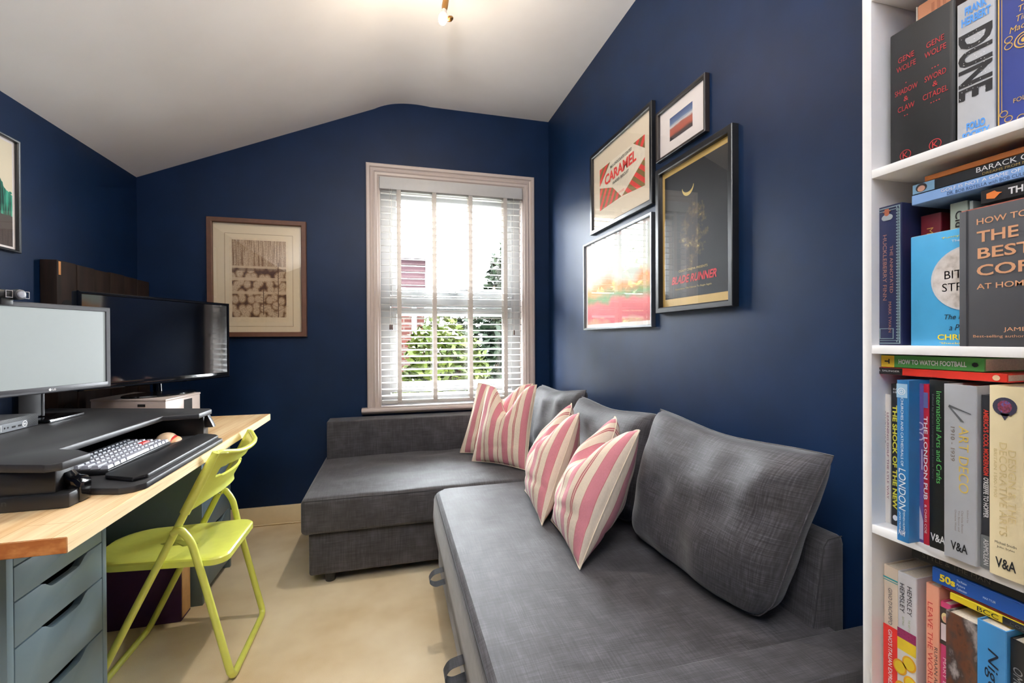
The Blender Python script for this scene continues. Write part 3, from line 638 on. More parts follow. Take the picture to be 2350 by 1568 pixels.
# keyboard
kb = thing('keyboard', (-.77, 1.54, .757), 'compact black keyboard with pale grey keycaps and one red key on the tray', 'keyboard')
bm = B(); prism(bm, [(-.703, .7575), (-.703, .768), (-.828, .776), (-.828, .7575)], 'y', 1.372, 1.708, .002); part('keyboard_case', bm, M['black'], kb)
grey = plain('pale_grey_keycap', (150, 152, 162), .5, mottle=.02); caps, red = B(), B()
rowsx = [(-.715, [1.4, 1.4, 1.4, 6.0, 1.2, 1.2, 1.2, 1.1, 1.1]), (-.736, [2.2] + [1] * 10 + [1.9, 1, 1]), (-.757, [1.75] + [1] * 11 + [2.25, 1]), (-.778, [1.5] + [1] * 12 + [1.5, 1]), (-.799, [1] * 13 + [2, 1]), (-.819, [1] * 16)]
for ri, (kx, ws) in enumerate(rowsx):
    u = .326 / sum(ws); y = 1.377
    for wi, wk in enumerate(ws):
        a, b = y + .0017, y + wk * u - .0017; y += wk * u
        zt = .7685 + (-.703 - kx) * .064; isred = (ri == 2 and wi == 12)
        t = red if isred else caps
        pr = bmesh.new(); vs = []
        for zz, i_ in ((zt, 0), (zt + .0085, .0030)):
            vs.append([pr.verts.new((x_, y_, zz)) for x_, y_ in ((kx - .0088 + i_, a + i_ * .7), (kx + .0088 - i_ * .8, a + i_ * .7), (kx + .0088 - i_ * .8, b - i_ * .7), (kx - .0088 + i_, b - i_ * .7))])
        pr.faces.new(vs[0][::-1]); pr.faces.new(vs[1])
        for k in range(4): pr.faces.new((vs[0][k], vs[0][(k + 1) % 4], vs[1][(k + 1) % 4], vs[1][k]))
        merge(t, pr)
part('keycaps', caps, grey, kb, smooth=False); part('enter_key', red, plain('red_keycap', (206, 54, 50), .5), kb, smooth=False, label='red enter key')

# mouse
ms = thing('computer_mouse', (-.745, 1.79, .757), 'cream and red vertical mouse beside the keyboard', 'mouse')
def egg(bm, c, rx, ry, rz, rot=0, base=.0, mi=0):
    t = bmesh.new(); bmesh.ops.create_uvsphere(t, u_segments=24, v_segments=14, radius=1)
    for v in t.verts:
        v.co = Vector((v.co.x * rx * (1 + .15 * v.co.y), v.co.y * ry, max(v.co.z, -base) * rz))
    merge(bm, t, mi, Matrix.Translation(c) @ Matrix.Rotation(rot, 4, 'Z'))
bm = B(); egg(bm, (-.748, 1.787, .7565), .031, .062, .026, .35, .0); part('mouse_shell', bm, plain('cream_mouse_plastic', (226, 196, 164), .4), ms)
bm = B(); egg(bm, (-.737, 1.782, .7567), .0285, .048, .019, .35, .0); part('button_panel', bm, plain('red_mouse_plastic', (190, 50, 46), .4), ms, label='red side panel')
bm = B(); egg(bm, (-.730, 1.781, .7566), .0275, .044, .015, .35, .0); part('grip', bm, plain('tan_mouse_plastic', (206, 160, 118), .5), ms)

# monitor
mo = thing('computer_monitor', (-1.09, 1.76, .842), 'grey framed monitor with a blank pale screen on the desk converter', 'monitor')
d = Vector((.34, .94, 0)).normalized(); Pm = Plane2(Vector((-1.0, 1.965, .932)) - d * .215, d, (0, 0, 1)); hw, hh = .215, .287
bm = B(); p2box(bm, Pm, -hw, hw, 0, hh, -.03, -.003, .006); part('housing', bm, M['black'], mo)
bm = B(); mitre(bm, Pm, -hw, hw, 0, hh, [(0, -.004), (0, .004), (.003, .006), (.014, .005), (.016, -.001), (.016, -.004)]); p2box(bm, Pm, -hw + .01, hw - .01, .002, .020, -.003, .0055, .001); part('bezel', bm, M['bezel'], mo)
scr = plain('pale_grey_lit_screen', (96, 100, 100), .45, mottle=.02, emit=((196, 206, 204), .28))
bm = B(); p2box(bm, Pm, -hw + .015, hw - .015, .019, hh - .015, -.003, .0005); part('screen', bm, scr, mo)
bm = B(); text_into(bm, Pm, 'LG', .026, .0105, .010, .0065, bold=.03, c=.0063); disc(bm, Pm, .0145, .0105, .0042, .0042, .0063); part('maker_badge', bm, M['white'], mo, smooth=False, recalc=False)
sc = Pm.p(-.01, 0, -.045)
bm = B(); p2box(bm, Pm, -.045, .025, -.075, .15, -.055, -.03, .004); part('stand_neck', bm, M['black'], mo)
bm = B(); p2box(bm, Pm, .019, .0265, -.075, .02, -.031, -.0285, .001); part('neck_trim', bm, M['bezel'], mo)
bm = B(); box(bm, -1.235, -1.035, 1.722, 1.886, .842, .853, .003); part('stand_base', bm, M['blackg'], mo)
bm = B(); box(bm, -1.036, -1.0325, 1.724, 1.884, .8435, .8515, .001); part('base_trim', bm, M['chrome'], mo)
wc = thing('webcam', Pm.p(-.085, hh, 0), 'small black webcam with grey lens clipped on top of the monitor', 'webcam')
bm = B(); p2box(bm, Pm, -.13, -.062, hh + .007, hh + .033, -.018, .016, .008); p2box(bm, Pm, -.115, -.085, hh - .012, hh + .008, .006, .010, .001); part('webcam_body', bm, M['black'], wc)
bm = B(); X = Matrix.Translation(Pm.p(-.075, hh + .02, .0)) @ Matrix(((Pm.u.x, Pm.v.x, Pm.n.x), (Pm.u.y, Pm.v.y, Pm.n.y), (Pm.u.z, Pm.v.z, Pm.n.z))).to_4x4()
lathe(bm, [(.015, -.01), (.0165, .012), (.015, .022), (.011, .024)], X, 24); part('lens_barrel', bm, M['bezel'], wc)
bm = B(); lathe(bm, [(.011, .0235), (.009, .0265), (.001, .028)], X, 24); part('lens', bm, plain('pale_lens', (150, 152, 162), .15), wc)
for q in (-.101, -.058):
    bm = B(); mitre(bm, Pm, q - .009, q + .009, hh + .009, hh + .031, [(0, .016), (0, .018), (.002, .018), (.002, .016)]); part('side_light', bm, M['chrome'], wc)
# small computer
pc = thing('mini_computer', (-1.14, 1.61, .842), 'small dark grey desktop computer lying in front of the monitor', 'computer')
bm = B(); box(bm, -1.225, -1.048, 1.518, 1.700, .8425, .8785, .002); part('case', bm, plain('dark_grey_case', (58, 59, 62), .45), pc)
Pp = Plane2((-1.048, 1.609, .8605), (0, 1, 0), (0, 0, 1))
bm = B()
for r_ in range(9):
    for q in range(46):
        a = -.086 + q * .0038 + (r_ % 2) * .0019; b = .0155 - r_ * .0035
        if r_ > 2 and a < .048: continue
        disc(bm, Pp, a, b, .0014, .0012, .0004, 6)
part('vent_grille', bm, M['dark'], pc, smooth=False, recalc=False)
bm = B(); rect(bm, Pp, -.088, .046, -.0165, .006, .0004); part('front_panel', bm, plain('mid_grey_panel', (92, 96, 100), .4), pc, smooth=False)
bm = B()
for a in (-.010, .012): rect(bm, Pp, a, a + .014, -.009, -.004, .0008)
for a in (-.034, -.023): disc(bm, Pp, a, -.0055, .0028, .0028, .0008, 12)
part('ports', bm, M['dark'], pc, smooth=False, recalc=False)
bm = B(); ring(bm, Pp, .0375, -.0045, .0075, .0090, .001); text_into(bm, Pp, 'DELL', .0375, -.0045, .0115, .0045, bold=.02, c=.001); rect(bm, Pp, -.047, -.0455, -.013, .004, .001); part('maker_badge', bm, M['white'], pc, smooth=False, recalc=False)
bm = B(); tube(bm, [(-1.36, 1.58, 1.0), (-1.355, 1.55, .92), (-1.33, 1.52, .80), (-1.33, 1.5, .745)], .003, 8); solo('power_cable', bm, M['black'], 'thin black cable hanging on the wall behind the monitor', 'cable', (-1.35, 1.55, .74))

# ------------------------------------------------------------------ pictures
def picture(P, a0, a1, b0, b1, label, prof, fm, group=None, mount=None, mm=None, art=None, am=None, glass=True, wall_gap=.0):
    t = thing('framed_picture', P.p((a0 + a1) / 2, b0, 0), label, 'picture', group)
    bm = B(); mitre(bm, P, a0, a1, b0, b1, prof); part('picture_frame', bm, fm, t, angle=25)
    fw = prof[-1][0]
    bm = B(); p2box(bm, P, a0 + fw - .002, a1 - fw + .002, b0 + fw - .002, b1 - fw + .002, .002, .006); part('mount_board', bm, mm, t)
    if art:
        for nm, fn, m in art:
            bm = B(); fn(bm); part(nm, bm, m, t, smooth=False, recalc=False)
    if glass:
        bm = B(); c = [P.p(a0 + fw - .001, b0 + fw - .001, .010), P.p(a1 - fw + .001, b0 + fw - .001, .010), P.p(a1 - fw + .001, b1 - fw + .001, .010), P.p(a0 + fw - .001, b1 - fw + .001, .010)]; fan(bm, c); part('picture_glass', bm, M['pglass'], t, smooth=False, recalc=False)
    return t
def fprof(w, dpt=.02): return [(0, 0), (0, dpt - .002), (.002, dpt), (w - .004, dpt - .001), (w, dpt - .004), (w, 0)]
cream = plain('cream_mount_board', (236, 222, 200), .9, mottle=.01); whitem = plain('white_mount_board', (240, 232, 230), .9, mottle=.01)
blackf = plain('black_frame_paint', (22, 22, 24), .3, mottle=.03)
PR = Plane2((XR - .001, 0, 0), (0, -1, 0), (0, 0, 1))     # right wall, read from inside the room (a = -y)
GR = 'pictures on the right wall'
red_, kh = plain('red_print', (224, 70, 62), .8), plain('khaki_print', (134, 110, 62), .8)
CA0, CA1, CB0, CB1 = -2.217, -1.664, 1.678, 2.059          # inside of the frame
def cp(a, b): return (CA0 + (CA1 - CA0) * a, CB0 + (CB1 - CB0) * b)
def halfplane(poly, nx, ny, d):
    out = []
    for k in range(len(poly)):
        p, q = poly[k], poly[(k + 1) % len(poly)]; sp, sq = p[0] * nx + p[1] * ny - d, q[0] * nx + q[1] * ny - d
        if sp >= 0: out.append(p)
        if sp * sq < 0: u = sp / (sp - sq); out.append((p[0] + (q[0] - p[0]) * u, p[1] + (q[1] - p[1]) * u))
    return out
def caramel_pack(bm):
    for poly, (nx, ny) in ((((.13, .78), (.34, .78), (.13, .55)), (.8, -.6)), (((.735, .775), (.91, .775), (.91, .62)), (.9, -.45)), (((.13, .53), (.386, .424), (.54, .242), (.13, .22)), (.9, -.45)), (((.91, .52), (.55, .242), (.91, .20)), (.72, .70))):
        for k in range(-30, 60):
            q = halfplane(halfplane(list(poly), nx, ny, k * .045), -nx, -ny, -(k + 1) * .045)
            if len(q) > 2: fan(bm, [PR.p(*cp(a, b), .0066) for a, b in q], k % 2)
Pc = Plane2(PR.p(*cp(.51, .60), 0), PR.u + PR.v * .05, PR.v)
def caramel_words(bm): text_into(bm, Pc, 'CARAMEL', 0, 0, .305, .052, bold=.035, c=.0072)
def caramel_small(bm):
    text_into(bm, Pc, 'MILK CHOCOLATE COATED', .01, .045, .205, .014, bold=.012, c=.0072); text_into(bm, Pc, 'WAFER BISCUIT', .008, -.043, .158, .014, bold=.012, c=.0072)
def caramel_label(bm): fan(bm, [PR.p(*cp(a, b), .0062) for a, b in ((.13, .22), (.91, .22), (.91, .78), (.13, .78))])
def caramel_red(bm): text_into(bm, Pc, 'SCOTLAND', .012, -.112, .062, .010, c=.0072)
picture(PR, -2.239, -1.642, 1.656, 2.081, 'black framed print with the word CARAMEL on red stripes', fprof(.022), blackf, GR, mm=cream,
        art=[('label_shape', caramel_label, plain('off_white_print', (244, 234, 216), .8)), ('striped_wrapper', caramel_pack, [red_, kh]), ('title_lettering', caramel_words, red_), ('small_lettering', caramel_small, plain('dark_green_print', (52, 58, 48), .8)), ('place_lettering', caramel_red, red_)])
def mount_sky(bm): face_uv(bm, [PR.p(-1.535, 1.864, .0065), PR.p(-1.398, 1.864, .0065), PR.p(-1.398, 1.953, .0065), PR.p(-1.535, 1.953, .0065)])
def band_print():
    t = NT('blue_and_rust_bands_print'); uv = t.n('ShaderNodeTexCoord').outputs['UV']; sp = t.n('ShaderNodeSeparateXYZ'); t.l(uv, sp.inputs[0])
    m = t.n('ShaderNodeMapping'); m.inputs['Scale'].default_value = (3, 14, 1); t.l(uv, m.inputs['Vector'])
    f = t.math('ADD', sp.outputs['Y'], t.math('MULTIPLY', t.math('SUBTRACT', t.noise(m.outputs['Vector'], 1.0, 4), .5), .16))
    t.l(t.ramp(f, [(0, s2l((44, 46, 56))), (.14, s2l((74, 56, 52))), (.26, s2l((178, 84, 62))), (.5, s2l((170, 92, 74))), (.58, s2l((214, 214, 216))), (.72, s2l((96, 120, 160))), (1, s2l((44, 66, 120)))]), t.b.inputs['Base Color']); t.set(Roughness=.8); return t.m
picture(PR, -1.612, -1.316, 1.807, 2.008, 'small black framed print with a wide white mount, uppermost on the wall', fprof(.012), plain('dark_brown_frame', (34, 26, 24), .35), GR, mm=whitem, art=[('print', mount_sky, band_print())])
gold = plain('gold_card', (206, 172, 96), .45, mottle=.03)
def poster_art(bm): face_uv(bm, [PR.p(-1.568, 1.250, .0065), PR.p(-1.222, 1.250, .0065), PR.p(-1.222, 1.730, .0065), PR.p(-1.568, 1.730, .0065)])
def poster_moon(bm):
    n = 20; A = [];Q = []
    for k in range(n + 1):
        a = PI * (1.02 + .96 * k / n); th = .004 + .007 * math.sin(PI * k / n)
        A.append(bm.verts.new(PR.p(-1.425 + .034 * math.cos(a), 1.655 + .034 * math.sin(a), .0072))); Q.append(bm.verts.new(PR.p(-1.425 + (.034 - th * .6) * math.cos(a), 1.657 + (.034 - th) * math.sin(a), .0072)))
    for k in range(n): bm.faces.new((A[k], A[k + 1], Q[k + 1], Q[k]))
def poster_red(bm): text_into(bm, PR, 'BLADE RUNNER', -1.40, 1.318, .25, .030, bold=.03, shear=.3, c=.0072)
def poster_small(bm):
    text_into(bm, PR, 'COAST CINEMA PRESENTS', -1.40, 1.350, .16, .008, c=.0072); text_into(bm, PR, 'Experience The Chance To Begin Again', -1.40, 1.283, .2, .008, c=.0072)
picture(PR, -1.607, -1.183, 1.198, 1.773, 'large black and gold film poster in a deep black frame', fprof(.022, .026), blackf, GR, mm=gold,
        art=[('poster', poster_art, dim_gold_art()), ('moon', poster_moon, plain('pale_gold_print', (214, 188, 112), .6)), ('title_lettering', poster_red, plain('crimson_print', (196, 38, 48), .6)), ('credit_lettering', poster_small, plain('gold_print', (206, 182, 116), .6))])
def bright_art(bm): face_uv(bm, [PR.p(-2.300, 1.175, .0065), PR.p(-1.678, 1.175, .0065), PR.p(-1.678, 1.592, .0065), PR.p(-2.300, 1.592, .0065)])
def colour_print():
    t = NT('colourful_print'); uv = t.n('ShaderNodeTexCoord').outputs['UV']; sp = t.n('ShaderNodeSeparateXYZ'); t.l(uv, sp.inputs[0])
    m = t.n('ShaderNodeMapping'); m.inputs['Scale'].default_value = (3, 3, 1); t.l(uv, m.inputs['Vector'])
    f = t.math('ADD', t.math('MULTIPLY', sp.outputs['Y'], .9), t.math('MULTIPLY', t.noise(m.outputs['Vector'], 1.0, 3), .35))
    t.l(t.ramp(f, [(.1, s2l((206, 196, 150))), (.22, s2l((200, 80, 92))), (.38, s2l((226, 110, 110))), (.46, s2l((110, 150, 96))), (.56, s2l((232, 150, 84))), (.68, s2l((206, 214, 200))), (1, s2l((216, 224, 220)))]), t.b.inputs['Base Color']); t.set(Roughness=.7); return t.m
picture(PR, -2.333, -1.647, 1.145, 1.622, 'silver framed colourful print mirroring the window, lowest on the wall', fprof(.012), plain('silver_frame', (120, 122, 126), .3, metal=.8), GR, mm=whitem, art=[('print', bright_art, colour_print())])
PB = Plane2((0, D - .001, 0), (1, 0, 0), (0, 0, 1))
def etch(bm): face_uv(bm, [PB.p(-.90, 1.235, .0075), PB.p(-.612, 1.235, .0075), PB.p(-.612, 1.688, .0075), PB.p(-.90, 1.688, .0075)])
def etch_paper(bm): rect(bm, PB, -.915, -.60, 1.205, 1.70, .0068)
def etch_line(bm): mitre(bm, PB, -.938, -.574, 1.18, 1.725, [(0, .006), (0, .0072), (.002, .0072), (.002, .006)])
pe = picture(PB, -1.024, -.498, 1.119, 1.810, 'sepia etching of a stone barn in a brown wooden frame', fprof(.028, .028), plain('brown_frame_wood', (96, 62, 44), .45, mottle=.12, scale=30), mm=plain('ivory_mount_board', (226, 208, 176), .9, mottle=.01),
             art=[('plate_paper', etch_paper, plain('ivory_paper', (224, 204, 170), .9)), ('print', etch, etching()), ('bevel_line', etch_line, plain('tan_bevel', (160, 132, 96), .9))])
def twigs(bm):
    for x, zb, zt in ((-.655, 1.235, 1.56), (-.735, 1.25, 1.40)):
        prev = (x, zb)
        rect(bm, PB, x - .002, x + .002, zb, zt, .0082)
        for k in range(16):
            z = zb + (zt - zb) * (k + 1) / 17; s = 1 if k % 2 else -1; L = (.065 if x > -.7 else .04) * (1 - k / 22)
            fan(bm, [PB.p(x, z - .0012, .0083), PB.p(x + s * L, z + L * .55, .0083), PB.p(x, z + .0012, .0083)])
bm = B(); twigs(bm); part('twig_drawing', bm, plain('sepia_ink', (96, 66, 40), .9), pe, smooth=False, recalc=False)
PL = Plane2((XL + .001, 0, 0), (0, 1, 0), (0, 0, 1))
def forest_art(bm): face_uv(bm, [PL.p(1.80, 1.450, .0065), PL.p(2.096, 1.450, .0065), PL.p(2.096, 1.832, .0065), PL.p(1.80, 1.832, .0065)])
picture(PL, 1.78, 2.118, 1.430, 1.852, 'thin black framed print of green trees above the monitor', fprof(.010), blackf, mm=whitem, art=[('print', forest_art, forest())], glass=True)

# ------------------------------------------------------------------ sofa
so = thing('corner_sofa', (.45, 1.9, 0), 'grey fabric corner sofa bed filling the corner under the window', 'sofa')
G = M['sofa']
def soft(bm, x0, x1, y0, y1, z0, z1, r, seg=5, puff=0, wr=0, seed=0):
    """upholstered block: rounded, slightly domed and wrinkled on top"""
    t = bmesh.new(); bmesh.ops.create_cube(t, size=1)
    for v in t.verts: v.co = Vector(((x0 + x1) / 2 + v.co.x * (x1 - x0), (y0 + y1) / 2 + v.co.y * (y1 - y0), (z0 + z1) / 2 + v.co.z * (z1 - z0)))
    n = 26
    for ax, (lo, hi) in enumerate(((x0, x1), (y0, y1))):
        for k in range(1, n):
            c = lo + (hi - lo) * k / n; co = [0, 0, 0]; no = [0, 0, 0]; co[ax] = c; no[ax] = 1
            bmesh.ops.bisect_plane(t, geom=t.verts[:] + t.edges[:] + t.faces[:], plane_co=co, plane_no=no)
    sharp = [e for e in t.edges if len(e.link_faces) == 2 and e.calc_face_angle(0) > 1]
    bmesh.ops.bevel(t, geom=sharp, offset=r, segments=seg, profile=.5, affect='EDGES', clamp_overlap=True)
    for v in t.verts:
        if v.co.z > z1 - r * .9:
            fx = (v.co.x - x0) / (x1 - x0); fy = (v.co.y - y0) / (y1 - y0)
            q = max(0, fx * (1 - fx) * 4) ** .5 * max(0, fy * (1 - fy) * 4) ** .5
            v.co.z += puff * q + wr * q * noise.noise(Vector((v.co.x * 5 + seed, v.co.y * 9, seed)))
    merge(bm, t)
bm = B(); soft(bm, -.365, 1.045, 2.155, 2.93, .045, .238, .012, 3); part('chaise_base', bm, G, so)
bm = B(); soft(bm, -.392, 1.045, 2.118, 2.93, .240, .398, .022, 5, .020, .012, 3); part('chaise_cushion', bm, G, so)
bm = B(); soft(bm, -.372, 1.048, 2.80, 2.938, .395, .620, .022, 4, .004); part('chaise_back', bm, G, so)
bm = B(); prism(bm, [(.955, .40), (.985, .60), (1.0, .618), (1.044, .622), (1.050, .60), (1.050, .06), (.955, .06)], 'y', .835, 2.80, .012, 3); part('backrest', bm, G, so)
bm = B(); soft(bm, .20, 1.0, .80, 2.10, .045, .225, .015, 3); part('pullout_base', bm, G, so)
# pull-out seat with one rounded free corner
def seat_out(i=0):
    o = [(1.0, .792 + i), (.176 + i, .792 + i)]
    r = .075
    for k in range(9):
        a = PI - k * PI / 16; o.append((.176 + i + r + r * math.cos(a), 2.108 - i - r + r * math.sin(a)))
    o.append((1.0, 2.108 - i)); return o
bm = B(); lay = []
for i, z in ((.012, .215), (.002, .225), (-.004, .30), (0, .375), (.004, .392), (.012, .402), (.024, .408)):
    lay.append([bm.verts.new((x, y, z)) for x, y in seat_out(i)])
for A, Q in zip(lay, lay[1:]):
    n = len(A)
    for k in range(n): bm.faces.new((A[k], A[(k + 1) % n], Q[(k + 1) % n], Q[k]))
bm.faces.new(lay[0][::-1])
# domed top as a grid
nx, ny = 30, 40; g = []
def inside(fx, fy):
    x = .200 + fx * .80; y0, y1 = .816, 2.084
    if x < .275: y1 = 2.084 - .051 + math.sqrt(max(0, .051 ** 2 - max(0, .251 - x) ** 2)) if x < .251 else 2.084
    return x, y0 + (y1 - y0) * fy
for i in range(nx + 1):
    row = []
    for j in range(ny + 1):
        fx, fy = (i / nx), j / ny; x, y = inside(fx, fy); q = (min(1, fx * 6)) * min(1, fy * 8) * min(1, (1 - fy) * 8)
        dent = -.006 * math.exp(-(((x - .36) / .05) ** 2 + ((y - 1.62) / .05) ** 2))
        row.append(bm.verts.new((x, y, .408 + q * (.006 + .004 * noise.noise(Vector((x * 4, y * 5, 1)))) + dent)))
    g.append(row)
for i in range(nx):
    for j in range(ny): bm.faces.new((g[i][j], g[i + 1][j], g[i + 1][j + 1], g[i][j + 1]))
part('pullout_seat', bm, G, so, angle=60)
seamm = plain('dark_grey_seam_thread', (48, 48, 50), .9)
bm = B(); tube(bm, [Vector((x, y, .3985)) for x, y in seat_out(.0085)][1:], .0016, 6); tube(bm, [(-.378, 2.1215, .392), (1.0, 2.1215, .392)], .0016, 6); part('seam', bm, seamm, so)
bm = B(); soft(bm, .185, 1.048, .682, .788, .04, .436, .014, 4, .002); part('armrest', bm, G, so)
bm = B(); tube(bm, [(.19, .6865, .431), (1.04, .6865, .431)], .0014, 6); tube(bm, [(.958, .839, .41), (.989, .839, .598), (1.002, .839, .614), (1.044, .839, .618)], .0014, 6); part('seam', bm, seamm, so)
for yy in (1.62, 1.145):
    bm = B(); ctr = bend([(.182, yy + .02, .262), (.135, yy + .012, .258), (.118, yy, .238), (.140, yy - .004, .222), (.186, yy + .004, .226)], .025, 5)
    A, Q = [], []
    for p in ctr:
        A.append(p + Vector((0, -.019, 0))); Q.append(p + Vector((0, .019, .0)))
    va, vq = [bm.verts.new(p) for p in A], [bm.verts.new(p) for p in Q]
    for k in range(len(ctr) - 1): bm.faces.new((va[k], va[k + 1], vq[k + 1], vq[k]))
    bmesh.ops.solidify(bm, geom=bm.faces[:], thickness=.004); part('pull_strap', bm, G, so)
for fx, fy in ((-.28, 2.20), (-.28, 2.86), (.9, 2.86), (.26, .90), (.9, .90), (.26, 2.0)):
    bm = B(); lathe(bm, [(.022, 0), (.026, .04), (.026, .05)], Matrix.Translation((fx, fy, 0)), 18); part('foot', bm, M['black'], so)

# ------------------------------------------------------------------ cushions
def pillow(bm, BL, BR, TR, TL, T, chop=0, pull=.07, ex=.5, boxy=False, n=36, wr=.004, seed=0, flip=1, chopw=.2, fold=0):
    BL, BR, TR, TL = map(Vector, (BL, BR, TR, TL)); N = (BR - BL).cross(TL - BL).normalized() * flip; V = ((TL + TR) - (BL + BR)).normalized()
    uvl = bm.loops.layers.uv.verify(); sheets = []
    def P(s, t, side):
        ss = .5 + (s - .5) * (1 - pull * math.sin(PI * t)); tt = .5 + (t - .5) * (1 - pull * math.sin(PI * s))
        if boxy:
            ss = .5 + (ss - .5) * (1 - .10 * max(0, 1 - t / .20) ** 2); tt += .05 * max(0, 1 - t / .2) * abs(2 * s - 1) ** 6
        p = BL * (1 - ss) * (1 - tt) + BR * ss * (1 - tt) + TR * ss * tt + TL * (1 - ss) * tt
        if boxy: q = (max(0, 1 - abs(2 * s - 1) ** 5) * max(0, 1 - abs(2 * t - 1) ** 4)) ** .5
        else: q = max(0, math.sin(PI * s) * math.sin(PI * t)) ** ex
        d = T / 2 * q
        c = chop * math.exp(-((s - .5) / chopw) ** 2) * t ** 2.2
        d *= 1 - .35 * (c / chop if chop else 0)
        w_ = wr * noise.noise(Vector((s * 5 + seed, t * 4, side * 3 + seed))) * q * 2
        if boxy: w_ += .007 * math.sin(17 * s + 5 * t + seed) * math.exp(-((t - .84) / .11) ** 2) * q
        if fold: w_ += fold * math.exp(-((t - .20 - .15 * (s - .5)) / .03) ** 2) * q * -1
        return p + N * side * (d + w_) - V * c
    rim = {}
    for side in (1, -1):
        g = []
        for i in range(n + 1):
            row = []
            for j in range(n + 1):
                if i in (0, n) or j in (0, n):
                    if (i, j) not in rim: rim[(i, j)] = bm.verts.new(P(i / n, j / n, 1))
                    row.append(rim[(i, j)])
                else: row.append(bm.verts.new(P(i / n, j / n, side)))
            g.append(row)
        for i in range(n):
            for j in range(n):
                ids = [(i, j), (i + 1, j), (i + 1, j + 1), (i, j + 1)]
                if side < 0: ids = ids[::-1]
                f = bm.faces.new([g[a][b] for a, b in ids])
                for l, (a, b) in zip(f.loops, ids): l[uvl].uv = (a / n, b / n)
    return [rim[(i, 0)].co.copy() for i in range(n)] + [rim[(n, j)].co.copy() for j in range(n)] + [rim[(i, n)].co.copy() for i in range(n, 0, -1)] + [rim[(0, j)].co.copy() for j in range(n, 0, -1)]
GB = 'loose grey back cushions on the sofa'
for lab, q, sd in (('grey back cushion nearest the bookcase, plump with a folded corner', [(.82, 1.405, .415), (.835, .855, .415), (.935, .770, .838), (.915, 1.395, .848)], 1),
               ('grey back cushion between the two other loose grey cushions', [(.83, 2.04, .415), (.82, 1.43, .415), (.915, 1.42, .825), (.92, 2.09, .808)], 5),
               ('grey back cushion furthest along the sofa, in the corner by the window', [(.84, 2.66, .415), (.83, 2.085, .415), (.945, 2.095, .838), (.94, 2.77, .80)], 9)):
    t = thing('back_cushion', (.85, (q[0][1] + q[1][1]) / 2, .41), lab, 'cushion', GB)
    bm = B(); rimp = pillow(bm, *q, .19, chop=.018, pull=.025, boxy=True, wr=.012, seed=sd, chopw=.3); part('cushion_cover', bm, M['backc'], t, angle=80)
    bm = B(); tube(bm, [p + Vector((0, 0, 0)) for p in rimp], .0022, 6, closed=True); part('piping', bm, G, t)
GS = 'pink and cream striped cushions on the sofa'
piping = plain('cream_piping', (222, 206, 184), .9)
for lab, q, T, chop, sd in (
    ('striped cushion at the back of the pair under the window', [(.385, 2.655, .425), (.69, 2.40, .425), (.80, 2.52, .835), (.505, 2.70, .832)], .12, .09, 2),
    ('striped cushion in front of the pair under the window', [(.425, 2.470, .420), (.665, 2.215, .420), (.762, 2.335, .848), (.530, 2.555, .832)], .15, .15, 4),
    ('striped cushion leaning on the middle grey cushion, half hidden by the nearest one', [(.565, 1.91, .425), (.522, 1.545, .420), (.700, 1.615, .808), (.800, 1.935, .800)], .20, .13, 6),
    ('striped cushion nearest the camera, propped on its corner', [(.565, 1.57, .425), (.528, 1.220, .420), (.742, 1.245, .812), (.805, 1.525, .806)], .22, .14, 8)):
    c = sum((Vector(p) for p in q), Vector()) / 4
    t = thing('striped_cushion', (c.x, c.y, .42), lab, 'cushion', GS)
    bm = B(); rimp = pillow(bm, *q, T, chop=chop, pull=.05, ex=.55, wr=.008, seed=sd, fold=.008 if sd > 5 else .004); part('cushion_cover', bm, M['stripe'], t, angle=80)
    bm = B(); tube(bm, rimp, .0022, 6, closed=True); part('piping', bm, piping, t)

# ------------------------------------------------------------------ bookcase
XB, YB, XK = .800, .589, 1.040
SH = [.155, .464, .774, 1.0835, 1.385, 1.690]
bc = thing('bookcase', (.92, .2, 0), 'tall white bookcase packed with books against the right wall', 'bookcase')
bm = B(); box(bm, XB, XK, YB, YB + .0155, 0, 2.0, .0008); part('side_panel', bm, M['shelf'], bc)
bm = B(); box(bm, XB, XK, -.225, -.21, 0, 2.0, .0008); part('side_panel', bm, M['shelf'], bc)
bm = B(); box(bm, XK - .004, XK, -.21, YB, .02, 2.0); part('back_panel', bm, M['shelf'], bc)
for z in SH + [2.0]:
    bm = B(); box(bm, XB, XK - .004, -.21, YB - .0004, z - .0145, z, .0006); part('shelf', bm, M['shelf'], bc)
bm = B(); box(bm, XB + .01, XB + .022, -.21, YB, 0, .14); part('plinth', bm, M['shelf'], bc)

